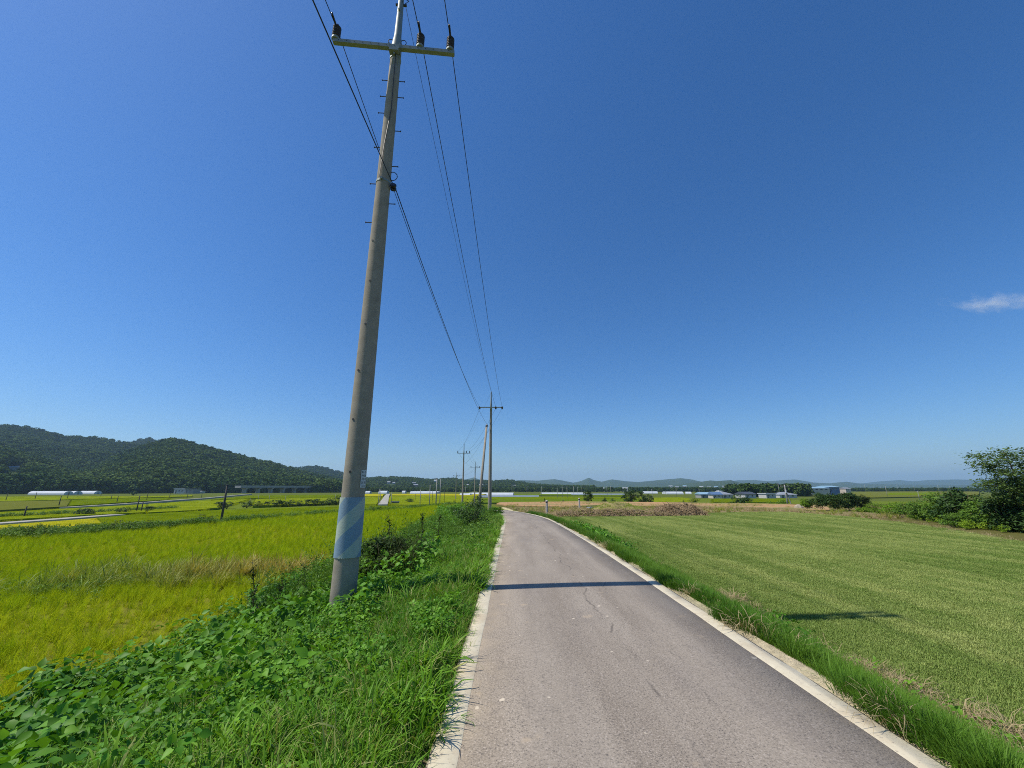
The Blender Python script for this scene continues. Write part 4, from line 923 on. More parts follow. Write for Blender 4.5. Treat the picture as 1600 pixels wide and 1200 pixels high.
def marker(px, pyb, pyt, Y, label):
    g = at(px, pyb, Y); g.z = float(H(g.x, Y)); h = at(px, pyt, Y).z - g.z; t = thing('marker_post', label, 'post', g, .2, 'stone marker posts')
    w = .12
    mb = MB(); mb.lathe([(w * 1.25, -.1), (w * 1.25, .04), (w * 1.05, .08), (w, .1), (w * .92, h * .8)], 10); obj('shaft', mb.me('shaft', False), M['stone'], t)
    mb = MB(); mb.lathe([(w * .93, h * .801), (w * .95, h * .9)], 10); obj('neck_band', mb.me('neck_band'), M['dark_metal'], t)
    mb = MB(); mb.lathe([(w * 1.15, h * .901), (w * 1.15, h * .95), (w * .7, h * .985), (w * .2, h)], 10); obj('cap', mb.me('cap'), M['stone'], t)
marker(854.5, 801, 781.5, 41, 'pale stone marker post with dark top band beside the road bend')
marker(905.5, 793, 778, 57, 'pale stone marker post farther off in the dirt strip')
g = at(925, 794, 50); g.z = float(H(g.x, 50)); t = thing('concrete_slab', 'grey tilted slab lying on the dry grass near the brush heap', 'slab', g, .3)
mb = MB(); mb.box(-.5, .5, -.4, .4, .28, .4); o = obj('slab', mb.me('slab'), M['roof_grey'], t); mb = MB(); mb.box(-.3, .3, -.25, .25, -.1, .279); obj('base', mb.me('base'), M['wall_grey'], t)
g = at(843, 784.3, 84); g.z = float(H(g.x, 84)) ; t = thing('concrete_slab', 'flat pale concrete cover on the ground beyond the orange soil', 'slab', g, .05)
mb = MB(); mb.box(-1.3, 1.3, -.8, .8, .12, .3); obj('cover', mb.me('cover'), M['path'], t); mb = MB(); mb.box(-1.1, 1.1, -.6, .6, -.2, .119); obj('base', mb.me('base'), M['wall_grey'], t)
g = at(1248, 790.5, 56); g.z = float(H(g.x, 56))
bm = bmesh.new(); bmesh.ops.create_icosphere(bm, subdivisions=3, radius=1)
for v in bm.verts:
    n_ = float(fbm(np.array(v.co.x * 1.7 + 5), np.array(v.co.y * 1.7 + v.co.z * 2), 3)); v.co = Vector((v.co.x * .62, v.co.y * .5, max(-.15, v.co.z) * .55)) * (.75 + .5 * n_)
me = bpy.data.meshes.new('boulder'); bm.to_mesh(me); bm.free()
obj('boulder', me, M['boulder'], None, g, 'tan boulder on the orange soil left of the dark thicket', 'boulder')

# ------------------------------------------------------------------ utility poles
def insulator_me(s=1.0):
    mb = MB(); prof = [(.05, .0)]
    z = .03
    for i in range(6): prof += [(.085, z), (.088, z + .012), (.066, z + .026)]; z += .038
    prof += [(.06, z), (.045, z + .02), (.03, z + .05), (.012, z + .06)]
    mb.lathe([(r_ * s, z_ * s * 1.25) for r_, z_ in prof], 16); return mb.me('insulator', False)
INS = insulator_me(); INS.materials.append(M['polymer'])
mb = MB(); mb.lathe([(.07, -.06), (.085, -.05), (.085, -.006), (.06, -.001)], 14); INSB = mb.me('insulator_base'); INSB.materials.append(M['galv'])
mb = MB(); mb.tube([(0, 0, 0), (0, .12, .0)], .009, 6); mb.tube([(0, .12, 0), (0, .132, 0)], .017, 6); BOLT = mb.me('step_bolt'); BOLT.materials.append(M['dark_metal'])
def utility_pole(loc, H_arm, H_top, rb, rt, arm, ins_x, label, detail=2, dead_end=False, rz=0, arm_tilt=0):
    t = thing('utility_pole', label, 'utility pole', loc, rz, 'utility poles along the road')
    Hs = H_arm + .1; n = 28 if detail > 1 else 12
    rad = lambda z: rb + (rt - rb) * z / Hs
    mb = MB(); mb.lathe([(rad(z), z) for z in np.linspace(-.6, Hs, 14)], n); obj('shaft', mb.me('shaft', True), M['concrete'], t)
    mb = MB(); mb.lathe([(rt * 1.04, H_arm - .42), (rt * 1.02, H_arm + .25), (rt * .72, H_arm + .55), (rt * .5, H_top - .05), (rt * .42, H_top)], 14)
    obj('top_pipe', mb.me('top_pipe', True), M['galv'], t)
    yf = -rt - .045
    ca = obj('crossarm', (lambda m_: (m_.box(-arm / 2, arm / 2, -.045, .045, -.045, .045), m_.me('crossarm'))[1])(MB()), M['galv'], t, (0, yf, H_arm)); ca.rotation_euler = (0, arm_tilt, 0)
    if detail > 1:
        mb = MB(); mb.lathe([(.011, 0), (.011, .002)], 8, Matrix.Rotation(R(90), 4, 'X')); hole = mb.me('bolt_hole'); hole.materials.append(M['dark_metal'])
        for x in np.arange(-arm / 2 + .12, arm / 2, .17): obj('bolt_hole', hole, None, ca, (x, -.0455, .005))
        mb = MB(); mb.box(-.1, .1, -.05, .05, -.12, -.046); mb.box(-.12, -.1, -.05, .12, -.07, .07); mb.box(.1, .12, -.05, .12, -.07, .07); obj('clamp', mb.me('clamp'), M['galv'], ca)
    for x in ins_x:
        zt = -x * math.tan(arm_tilt)
        if not dead_end:
            b_ = obj('insulator', INS, None, t, (x, yf, H_arm + .105 + zt)); obj('insulator_base', INSB, None, b_)
        else:
            for sy in (-1, 1):
                b_ = obj('insulator', INS, None, t, (x, yf + sy * .1, H_arm + zt)); b_.rotation_euler = (-sy * R(100), 0, 0); obj('insulator_base', INSB, None, b_)
    if detail > 1:
        for (z, both) in zip(np.arange(H_arm - .75, 6.75, -.45), range(99)):
            sides = (-1, 1) if both < 2 else ((-1,) if both % 2 == 0 else (1,))
            for s_ in sides:
                q = obj('step_bolt', BOLT, None, t, (s_ * rad(z) * .98, 0, z)); q.rotation_euler = (0, 0, -s_ * R(90))
        for zz in np.arange(6.35, 1.95, -.86):      # socket holes below the bolts
            mb = MB(); mb.lathe([(.02, 0), (.02, .006)], 8, Matrix.Translation((0, -rad(zz) - .002, zz)) @ Matrix.Rotation(R(90), 4, 'X')); obj('bolt_socket', mb.me('bolt_socket'), M['dark_metal'], t).rotation_euler = (0, 0, R(-25) if int(zz * 10) % 2 else R(-10))
        for zz, w in ((H_arm - .18, .05), (7.72, .05), (H_arm + 1.25, .03)):
            rr_ = rad(zz) if zz < Hs else rt * .56
            mb = MB(); mb.lathe([(rr_ + .003, zz), (rr_ + .009, zz + .004), (rr_ + .009, zz + w), (rr_ + .003, zz + w + .004)], 20); mb.box(-.02, .02, -rr_ - .05, -rr_, zz, zz + w); obj('band', mb.me('band', False), M['galv'], t)
        for sx in (-1, 1):
            mb = MB(); mb.ring((sx * (rt + .03), 0, H_arm + .38), .06, .008, (0, 1, .2)); obj('ring', mb.me('ring', True), M['dark_metal'], t)
        mb = MB(); mb.tube([(rt * .5, 0, H_top - .3), (rt * .5 + .12, 0, H_top - .38), (rt * .5 + .04, 0, H_top - .48)], .01, 6); mb.box(-rt * .5 - .06, rt * .5 + .08, -.02, .02, H_top - .55, H_top - .51); mb.box(-rt * .5 - .05, rt * .5 + .05, -.02, .02, H_top - .3, H_top - .27); obj('wire_bracket', mb.me('wire_bracket'), M['dark_metal'], t)
        # neutral spool with its loop
        mb = MB(); mb.ring((rad(7.85) + .04, -.02, 7.92), .09, .008, (0, 1, .15)); obj('loop', mb.me('loop', True), M['dark_metal'], t)
        mb = MB(); mb.lathe([(.03, -.06), (.06, -.055), (.06, -.02), (.035, 0), (.06, .02), (.06, .055), (.03, .06)], 14); q = obj('spool', mb.me('spool'), M['polymer'], t, (rad(7.6) + .07, -.02, 7.66)); q.rotation_euler = (R(70), 0, R(10))
        mb = MB(); mb.tube([(.03, -rt - .02, H_arm - .15), (.05, -rad(9.5) - .008, 9.5), (-.02, -rad(8.6) - .008, 8.6), (-.05, -rad(7.78) - .02, 7.78)], .007, 5); obj('ground_wire', mb.me('ground_wire'), M['wire'], t)
    return t, rad
PX, PY_ = -2.60, 6.74; pz = -.25
P1Z = 10.93 - pz
p1, prad = utility_pole(Vector((PX, PY_, pz)), P1Z, 13.25, .192, .112, 2.62, (-1.27, .55, 1.21), 'tall concrete utility pole with blue striped sleeve nearest the camera', 2, False, R(4.5), R(1.3))
# ribbed anti-poster sleeve, number plate
z0, z1 = .48 + .02 - pz, 1.40 - pz; rows, seg = 70, 288; V = []
for i in range(rows + 1):
    z = z0 + (z1 - z0) * i / rows
    for j in range(seg):
        a = 2 * math.pi * j / seg; rr_ = prad(z) + .006 + .008 * (.5 + .5 * math.cos((z * 42 - a * 6) * 2 * math.pi / 1.0 if False else (z * 260 - a * 48)))
        V.append((rr_ * math.cos(a), rr_ * math.sin(a), z))
a = np.arange((rows + 1) * seg).reshape(rows + 1, seg); b = np.roll(a, -1, 1)
gd = obj('poster_guard', mesh_np('poster_guard', V, np.stack([a[:-1], b[:-1], b[1:], a[1:]], -1).reshape(-1, 4), True), M['guard'], p1); gd['label'] = 'blue grey ribbed sleeve with pale diagonal stripes'
def on_shaft(x, ang, z, off): rr_ = prad(z) + off; an = ang + x / prad(z); return (rr_ * math.cos(an), rr_ * math.sin(an), z)
def curved(x0, x1, za, zb, ang, off, nm, m, par):
    V = []; n_ = 6
    for z in (za, zb):
        for i in range(n_ + 1): V.append(on_shaft(x0 + (x1 - x0) * i / n_, ang, z, off))
    return obj(nm, mesh_py(nm, V, [(i, i + 1, i + n_ + 2, i + n_ + 1) for i in range(n_)]), M[m], par)
ang = R(-24); zc0, zc1 = 1.55 - pz, 1.83 - pz
pl = curved(-.06, .06, zc0, zc1, ang, .008, 'number_plate', 'white_plate', p1); pl['label'] = 'small white identification plate with rows of dark characters'
rg = random.Random(4)
for r_i in range(5):
    for c_i in range(2):
        x = -.05 + c_i * .055; z = zc1 - .05 - r_i * .055
        for s_ in range(3):
            zz = z + s_ * .014
            if rg.random() < .8: curved(x + .004, x + .004 + rg.choice((.02, .036)), zz, zz + .006, ang, .0095, 'character', 'plate_ink', pl)
        for xs in (.004, .034):
            if rg.random() < .7: curved(x + xs, x + xs + .006, z + .002, z + .032, ang, .0096, 'character', 'plate_ink', pl)
def pole_at(px, py_base, Y, py_arm, py_top, label, dead=False, arm=2.55, rz=0):
    b_ = at(px, py_base, Y); b_.z = min(b_.z, float(H(b_.x, Y)) + .1); ha = at(px, py_arm, Y).z - b_.z; ht = at(px, py_top, Y).z - b_.z
    return utility_pole(b_, ha, ht, .19, .11, arm, (-1.2, .5, 1.17), label, 1, dead, rz)[0], b_, ha, ht
p2, p2b, p2a, p2t = pole_at(765, 801, 41.0, 637, 612, 'second utility pole from the camera, braced by a leaning pole', True)
p3, p3b, p3a, p3t = pole_at(722.3, 790, 80.0, 708.3, 693, 'third utility pole with a crossarm, left of the leaning support', False)
p4, p4b, p4a, p4t = pole_at(741.3, 786, 115.0, 731, 721, 'fourth utility pole with a crossarm, between third and second', False)
p5, p5b, p5a, p5t = pole_at(711.8, 786, 175.0, 744, 738, 'fifth and farthest utility pole with a crossarm', False)
# leaning support pole
b_ = at(746.5, 826, 37.2); b_.z = float(H(b_.x, 37.2)); e = at(760.5, 664, 40.8); t = thing('support_pole', 'bare pole leaning against the second utility pole', 'utility pole', b_)
mb = MB(); d = e - b_; mb.tube([d * -.03, d * .5, d], [.15, .125, .1], 14); obj('shaft', mb.me('shaft', True), M['concrete'], t)
mb = MB(); mb.tube([d * .972, d * .995], [.118, .116], 14); obj('clamp', mb.me('clamp'), M['dark_metal'], t)

# wires: one object for each span of each conductor
def wire(a, b, sag, rad_, label, n=28):
    a, b = Vector(a), Vector(b); pts_ = []
    for i in range(n + 1):
        f = i / n; q = a.lerp(b, f); q.z -= sag * 4 * f * (1 - f); pts_.append(q - a)
    mb = MB(); mb.tube(pts_, rad_, 6); return obj('power_line', mb.me('power_line', True), M['wire'], None, a, label, 'power line', 'power lines')
yf = -.112 - .045
def att(base, ha, x, dz=.40, y=yf): return Vector((base.x + x, base.y + y, base.z + ha + dz))
B1 = Vector((PX, PY_, pz)); tl = math.tan(R(1.3))
names = ['left', 'middle', 'right']
for x, x2, nm in zip((-1.27, .55, 1.21), (-1.2, .5, 1.17), names):
    a = att(B1, P1Z, x * math.cos(R(4.5)) - yf * math.sin(R(4.5)), .37 - x * tl, yf * math.cos(R(4.5)) + x * math.sin(R(4.5))); wire(a, att(p2b, p2a, x2, .06, -.35), .75, .0095, 'thick %s phase wire from the nearest pole to the second pole' % nm)
    wire(Vector((a.x, -36, a.z)), a, .75, .0095, 'thick %s phase wire overhead, coming from behind the camera' % nm)
    mb = MB(); mb.tube([(0, -.32, .0), (0, -.05, 0), (0, .3, -.01)], [.016, .026, .016], 8); o = obj('wire_cover', mb.me('wire_cover', True), M['polymer'], p1, (x, yf, P1Z + .37 - x * tl))
    wire(att(p2b, p2a, x2, .04, .35), att(p3b, p3a, x2, .38), .8, .0095, '%s phase wire from the second pole to the third pole' % nm)
    wire(att(p3b, p3a, x2, .38), att(p4b, p4a, x2, .38), .6, .0095, '%s phase wire from the third pole to the fourth pole' % nm)
    wire(att(p4b, p4a, x2, .38), att(p5b, p5a, x2, .38), 1.0, .0095, '%s phase wire from the fourth pole to the farthest pole' % nm)
n1 = Vector((PX + .21, PY_ - .09, pz + 7.69))
wire((PX - .45, -36, 8.1), n1, .6, .010, 'neutral wire coming from behind the camera to the spool on the near pole')
wire(n1 + Vector((.02, .08, 0)), (p2b.x - .12, p2b.y - .15, at(757, 668, 41).z), .7, .010, 'neutral wire below the crossarm, near pole to second pole')
wire((p2b.x - .12, p2b.y + .15, at(757, 668, 41).z), (p3b.x - .12, p3b.y - .1, p3b.z + p3a - 2.2), .7, .009, 'neutral wire from the second pole to the third pole')
wire((PX + .1, PY_, pz + 12.75), (p2b.x, p2b.y, p2b.z + p2t - .05), .55, .005, 'thin overhead ground wire from the near pole top to the second pole')
wire((PX + .02, -36, 12.5), (PX + .05, PY_, pz + 12.75), .5, .005, 'thin overhead ground wire from behind the camera to the near pole top')
wire((p2b.x, p2b.y, p2b.z + p2t - .05), (p3b.x, p3b.y, p3b.z + p3t - .05), .5, .005, 'thin overhead ground wire from the second pole to the third pole')

# ------------------------------------------------------------------ posts and thin poles in the fields
def post(px, pyb, pyt, z, m, label, group, r_=.09, name='field_post', arm=False):
    g = gz(px, pyb, z); h = at(px, pyt, g.y).z - z; rr_ = r_
    t = thing(name, label, 'post' if name == 'field_post' else 'utility pole', g, 0, group)
    mb = MB(); mb.tube([(0, 0, -.4), (0, 0, h * .5), (0, 0, h)], [rr_, rr_ * .9, rr_ * .72], 8); obj('shaft', mb.me('shaft', True), M[m], t)
    mb = MB(); mb.lathe([(rr_ * .9, h), (rr_ * .9, h + .05), (rr_ * .3, h + .09)], 8); obj('cap', mb.me('cap'), M['dark_metal'], t)
    if arm: mb = MB(); mb.box(-.75, .75, -.05, .05, h * .9, h * .9 + .09); mb.tube([(-.65, 0, h * .9 + .09), (-.65, 0, h * .9 + .3)], .05, 6); mb.tube([(.65, 0, h * .9 + .09), (.65, 0, h * .9 + .3)], .05, 6); obj('crossarm', mb.me('crossarm'), M['far_pole'], t)
    return t
lp = [(8.4, 784, 771.5), (36, 812, 791.7), (54, 781.6, 769), (91, 793, 775), (104.6, 780.5, 769), (157, 777, 767), (173, 782, 773.7), (182, 787, 775), (212.3, 802.4, 775), (219.6, 802.4, 784), (228.6, 783, 769), (264.4, 779, 770), (292, 779, 772), (314.6, 777.7, 770)]
for i, (x, yb, yt) in enumerate(lp): post(x, yb, yt, PZ, 'dark_wood', '%s post from the left standing in the left rice plain' % ordn[i], 'posts in the left rice plain', .11)
g = Vector((-27.0 * 1.02, 39.0, 0)); g = at(345, 816.6, 47); post_z = PZ
t = post(345, 816.6, 758.2, -3.0, 'dark_wood', 'tall dark wooden pole standing at the terrace edge left of the near pole', 'poles in the rice fields', .15, 'field_pole')
for i, (x, yb, yt) in enumerate([(389, 793, 779), (403, 783, 773), (420, 784, 773), (445.5, 784, 774), (523.5, 784, 772)]): post(x, yb, yt, PZ, 'far_pole', '%s thin grey post behind the hedge row of bushes' % ordn[i], 'thin posts behind the hedge row', .08)
for i, (x, yb, yt, r_) in enumerate([(591, 788, 764, .11), (593.4, 788, 764.5, .09), (611, 788, 768.5, .1), (656, 791, 765, .1), (670.7, 789.5, 757, .12), (681, 790.4, 747.5, .17), (687, 787.7, 747.5, .13), (648.5, 783, 772, .07), (675, 788, 768, .07), (694, 786, 766, .07)]):
    post(x, yb, yt, -3.3, 'far_pole' if r_ > .075 else 'dark_wood', '%s pole from the left in the group between the near pole and third utility pole' % ordn[i], 'poles in the rice fields', r_, 'field_pole')
far_p = [(800, 774, 757), (846.5, 776, 760), (871, 780, 762), (879, 779, 760), (886.5, 780, 760), (897, 781, 760), (903, 774, 761), (909.5, 773, 761), (949, 776, 759), (955, 776, 759), (1020, 782, 764), (1057.5, 776, 762), (1093.5, 776, 763.5), (1157.5, 768, 754), (1203.5, 771, 756.5), (1219, 777, 755), (1253.5, 771, 757), (1387, 777, 759), (1404, 769, 757), (1415.5, 768, 759), (1430, 769, 759), (1437, 781, 767), (1468, 770, 757.5), (1486, 769, 759), (1353, 769, 756.5), (1377, 768, 759.5), (1366, 768, 760), (727, 775, 760), (768, 774, 758), (823.5, 774, 760)]
far_p.sort()
def ordw(i):
    tens = ['', '', 'twenty', 'thirty']; 
    return ordn[i] if i < 20 else tens[(i + 1) // 10] + '-' + ordn[(i + 1) % 10 - 1] if (i + 1) % 10 else tens[(i + 1) // 10][:-1] + 'ieth'
for i, (x, yb, yt) in enumerate(far_p): post(x, yb, yt, -4.7, 'far_pole', 'thin pale pole on the far plain, %s of these counted from the left' % ordw(i), 'thin poles on the far plain', .12, 'far_utility_pole', i % 3 == 0)
# transformer pole in front of the village
t = post(1231, 790, 757, -1.7, 'far_pole', 'grey pole with a small transformer can and brace before the village', 'poles in the rice fields', .13, 'field_pole', True)
hh = at(1231, 768, t.location.y).z - t.location.z
mb = MB(); mb.lathe([(.13, hh - .3), (.16, hh - .26), (.16, hh + .26), (.1, hh + .32)], 12, Matrix.Translation((-.1, -.25, 0))); obj('transformer', mb.me('transformer'), M['roof_white'], t)
mb = MB(); mb.tube([(.75, -.1, -.3), (.12, 0, hh)], [.11, .08], 8); obj('brace', mb.me('brace'), M['far_pole'], t)

# ------------------------------------------------------------------ greenhouses
def greenhouse(px0, px1, pyb, z, h, w, label, m='white_sheet', tunnels=1, door='wall_grey'):
    a, b = G(px0, pyb), G(px1, pyb); L = (b - a).length; t = thing('greenhouse', label, 'greenhouse', (a + b) / 2, math.atan2(b.y - a.y, b.x - a.x), 'greenhouses on the plain')
    for k_ in range(tunnels):
        oy = k_ * w * .98; n_ = 12; segs = max(4, int(L / 2.5)); V = []
        for i in range(segs + 1):
            for j in range(n_ + 1):
                an = math.pi * j / n_; V.append((-L / 2 + L * i / segs, oy - w / 2 * math.cos(an), h * (math.sin(an) ** .75) * (1.0 if i % 2 == 0 else .985)))
        aa = np.arange((segs + 1) * (n_ + 1)).reshape(segs + 1, n_ + 1)
        c_ = obj('cover', mesh_np('cover', V, np.stack([aa[:-1, :-1], aa[1:, :-1], aa[1:, 1:], aa[:-1, 1:]], -1).reshape(-1, 4), True), M[m], t)
        mb = MB()
        for i in range(0, segs + 1, 2):
            mb.tube([(-L / 2 + L * i / segs, oy - (w / 2 + .02) * math.cos(math.pi * j / 8), (h + .02) * (math.sin(math.pi * j / 8) ** .75)) for j in range(9)], .035, 4, False)
        obj('hoops', mb.me('hoops'), M['galv'], c_)
        for s_ in (-1, 1):
            e_ = obj('end_wall', mesh_py('end_wall', [(s_ * (L / 2 - .02), oy - w / 2 * math.cos(math.pi * j / 12), h * (math.sin(math.pi * j / 12) ** .75)) for j in range(13)], [tuple(range(13))]), M[m], t)
            mb = MB(); mb.box(s_ * L / 2 - .04, s_ * L / 2 + .04, oy - .7, oy + .7, 0, h * .7); obj('door', mb.me('door'), M[door], e_)
greenhouse(51, 107, 773, -4.6, 2.7, 7, 'long white greenhouse at the foot of the left hill', tunnels=2)
greenhouse(128, 153, 772.2, -4.8, 2.7, 7, 'shorter white greenhouse right of the long one at the left hill')
greenhouse(4, 13, 771, -4.9, 2.4, 6, 'tiny white greenhouse farthest left under the hill')
greenhouse(18, 30, 771, -4.9, 2.4, 6, 'small white greenhouse second from the left under the hill')
greenhouse(642, 682, 771.6, -4.7, 2.2, 8, 'white greenhouse rows in the middle distance behind the pole group', tunnels=3)
greenhouse(593, 606, 771.3, -4.8, 2.6, 8, 'small white greenhouse at the end of the straight field path')
greenhouse(572, 579, 771.2, -4.8, 2.4, 6, 'tiny white greenhouse just right of the near pole')
greenhouse(629, 634, 771, -4.8, 2.6, 6, 'tiny white greenhouse left of the white greenhouse rows')
greenhouse(719, 735, 777.2, -4.3, 2.6, 5, 'small white tunnel with green panel beside the third utility pole', tunnels=2, door='roof_green')
greenhouse(733, 802, 775.6, -4.4, 2.6, 8, 'big white greenhouse right of the fourth utility pole', tunnels=3)
greenhouse(733, 842, 777.3, -4.4, 1.35, 5, 'long low grey tunnel in front of the big white greenhouse', 'grey_film')
greenhouse(846, 914, 773, -4.7, 1.9, 7, 'long white greenhouse left of the round dark tree', tunnels=3)
greenhouse(893, 975, 774.3, -4.65, 1.6, 6, 'long low grey tunnel behind the round dark tree', 'grey_film')
greenhouse(1005, 1027, 771.2, -4.8, 2.4, 8, 'white greenhouse right of the dark tree clump', tunnels=2)
greenhouse(1040, 1066, 772.2, -4.8, 2.6, 9, 'white greenhouse pair left of the village', tunnels=2)
greenhouse(1071, 1080, 772, -4.8, 2.4, 7, 'small white greenhouse nearest the village')

# ------------------------------------------------------------------ houses
def house(px0, px1, pyb, z, hw, hr, depth, wall, roof, label, kind='gable', name='house', wins=2, yaw=0, group='village houses'):
    a, b = (gz(px0, pyb, z), gz(px1, pyb, z)) if z > -3 else (G(px0, pyb), G(px1, pyb)); w = (b - a).length; t = thing(name, label, 'house' if name == 'house' else 'building', (a + b) / 2, math.atan2(b.y - a.y, b.x - a.x) + yaw, group)
    mb = MB(); mb.box(-w / 2, w / 2, 0, depth, -3.2 if z > -3 else -.5, hw); obj('wall', mb.me('wall'), M[wall], t)
    e = .45; mb = MB(); x0, x1, y0, y1 = -w / 2 - e, w / 2 + e, -e, depth + e
    if kind == 'gable':
        mb.add([(x0, y0, hw - .1), (x1, y0, hw - .1), (x1, y1, hw - .1), (x0, y1, hw - .1), (x0, depth / 2, hw + hr), (x1, depth / 2, hw + hr), (x0, y0, hw + .06), (x1, y0, hw + .06), (x1, y1, hw + .06), (x0, y1, hw + .06)], [(6, 7, 5, 4), (8, 9, 4, 5), (0, 1, 7, 6), (2, 3, 9, 8), (0, 6, 4, 9, 3), (1, 2, 8, 5, 7), (3, 2, 1, 0)])
    elif kind == 'hip':
        k_ = min(w, depth) * .45; mb.add([(x0, y0, hw), (x1, y0, hw), (x1, y1, hw), (x0, y1, hw), (-w / 2 + k_, depth / 2, hw + hr), (w / 2 - k_, depth / 2, hw + hr)], [(0, 1, 5, 4), (2, 3, 4, 5), (1, 2, 5), (3, 0, 4), (3, 2, 1, 0)])
    else: mb.box(x0, x1, y0, y1, hw + .002, hw + hr)
    obj('roof', mb.me('roof'), M[roof], t)
    for i in range(wins):
        cx = -w / 2 + w * (i + .7) / (wins + .6); mb = MB(); mb.box(cx - w * .07, cx + w * .07, -.06, .02, hw * .4, hw * .82); f_ = obj('window', mb.me('window'), M['wall_white'], t)
        mb = MB(); mb.box(cx - w * .055, cx + w * .055, -.075, -.061, hw * .44, hw * .78); obj('pane', mb.me('pane'), M['glass'], f_)
    mb = MB(); cx = -w * .42 + w * .09; mb.box(cx - w * .045, cx + w * .045, -.05, .02, 0, hw * .75); obj('door', mb.me('door'), M['roof_dark'], t)
VZ = -5.0
house(1096, 1117, 778, VZ, 2.2, 1.3, 9, 'wall_grey', 'roof_sky', 'low house with light blue roof at the left of the village', 'gable')
house(1114, 1129, 778.8, VZ, 2.2, 1.6, 9, 'wall_cream', 'roof_blue', 'cream walled house with blue roof, front of the village')
house(1130, 1146, 778.8, VZ, 2.3, 1.8, 9, 'wall_cream', 'roof_grey', 'house with grey hipped roof, front of the village', 'hip')
house(1124, 1134, 773.6, VZ, 3, 1.0, 9, 'wall_pink', 'roof_white', 'white roofed house behind the front village houses')
house(1136, 1146, 771, VZ, 3.4, 1.2, 10, 'wall_white', 'roof_sky', 'house with pale aqua roof behind the village front row')
house(1144, 1158, 772, VZ, 4.2, 2, 10, 'wall_pink', 'roof_green', 'brick house with green roof in the village')
house(1147, 1162, 773.8, VZ, 2.4, 1.2, 9, 'wall_cream', 'roof_red', 'low house with faded red roof above the dark bush')
house(1161, 1168, 771.2, VZ, 3, 1.4, 8, 'wall_white', 'roof_green', 'small house with pale green roof right of the brick house')
house(1165, 1182, 778.6, VZ, 2.4, 1.4, 9, 'wall_white', 'roof_dark', 'dark roofed house right of the big dark bush')
house(1187, 1204, 773.6, VZ, 5, 1.7, 10, 'wall_grey', 'roof_white', 'tall grey house with pale roof in front of the village trees')
house(1198, 1213, 778.6, VZ, 2.6, .4, 7, 'wall_white', 'roof_white', 'flat white shed near the transformer pole', 'flat')
house(1219, 1246, 778, VZ, 2.0, 1.6, 10, 'wall_white', 'roof_grey', 'wide low house with grey hipped roof behind the transformer pole', 'hip', wins=3)
house(1184, 1194, 764.5, -2, 3, 1.2, 9, 'wall_cream', 'roof_grey', 'house with grey roof on the hill among the village trees', 'hip')
house(1216, 1236, 764.8, -2, 3, 1.0, 9, 'wall_grey', 'roof_grey', 'long house with dull roof on the hill behind the transformer pole', 'gable')
house(1264, 1298, 768, -1.9, 2.9, 1.2, 16, 'wall_cream', 'roof_sky', 'long pale building with light blue roof above the thicket', 'gable', 'barn', 4, 0, 'farm sheds')
house(1297, 1312.5, 768, -1.9, 4.0, 1.3, 18, 'roof_blue', 'roof_sky', 'dark blue shed with light blue roof, right of the long pale building', 'gable', 'barn', 2, 0, 'farm sheds')
house(1322, 1330, 768, -1.9, 2.6, 1.0, 8, 'wall_cream', 'roof_grey', 'tiny grey roofed shed right of the blue shed', 'gable', 'barn', 1, 0, 'farm sheds')
house(271, 288, 771.3, -5, 4.2, .5, 9, 'wall_white', 'roof_white', 'white shed under the left hill', 'flat', 'barn', 3, 0, 'farm sheds')
house(288.5, 301, 771.4, -5, 4.2, .5, 9, 'wall_grey', 'roof_dark', 'dark shed joined to the white shed under the left hill', 'flat', 'barn', 2, 0, 'farm sheds')
house(301.5, 312, 771, -5, 1.8, .6, 7, 'wall_white', 'roof_white', 'low white shed right of the dark shed under the left hill', 'gable', 'barn', 1, 0, 'farm sheds')
def hill_house(px, py, rad_, w, h, roof, wall, label, n=2):
    q = HOUSE_AT.get((px, py)) or radial(px, py, rad_); t0 = math.atan2(q.y, q.x) - math.pi / 2
    t = thing('house', label, 'house', q, t0, 'far houses'); d = w * .7
    mb = MB(); mb.box(-w / 2, w / 2, 0, d, -6, h); obj('wall', mb.me('wall'), M[wall], t)
    mb = MB(); e = .4; mb.add([(-w / 2 - e, -e, h), (w / 2 + e, -e, h), (w / 2 + e, d + e, h), (-w / 2 - e, d + e, h), (-w / 2 - e, d / 2, h * 1.35), (w / 2 + e, d / 2, h * 1.35)], [(0, 1, 5, 4), (2, 3, 4, 5), (1, 2, 5), (3, 0, 4), (3, 2, 1, 0)]); obj('roof', mb.me('roof'), M[roof], t)
    for i in range(n):
        cx = -w / 2 + w * (i + .5) / n; mb = MB(); mb.box(cx - w * .09, cx + w * .09, -.06, .03, h * .4, h * .75); obj('window', mb.me('window'), M['glass'], t)
hill_house(606, 756, 860, 8, 4.5, 'roof_white', 'wall_white', 'white house on the wooded slope right of the near pole')
hill_house(614, 756.5, 850, 6, 4, 'roof_white', 'wall_white', 'second white house on the slope, just right of the first')
hill_house(648, 757, 880, 14, 4, 'roof_grey', 'wall_grey', 'long grey house on the slope behind the white greenhouse rows')
hill_house(650, 761, 800, 18, 5, 'roof_grey', 'wall_pink', 'wide brown building below the long grey house')
hill_house(678, 756, 860, 7, 9, 'roof_white', 'wall_white', 'tall white building beside the thick pole in the pole group')
hill_house(731, 760, 840, 12, 4, 'roof_white', 'wall_white', 'white house row behind the fourth utility pole')
hill_house(752, 760, 860, 10, 4, 'roof_white', 'wall_white', 'white house behind the leaning support pole')
hill_house(758, 760.5, 850, 7, 4, 'roof_sky', 'wall_white', 'small pale house just left of the second utility pole')
hill_house(805, 761, 900, 8, 4, 'roof_white', 'wall_white', 'white house on the low hill right of the second pole')
hill_house(835, 756, 1150, 10, 5, 'roof_white', 'wall_white', 'white house high on the low hill above the greenhouses')
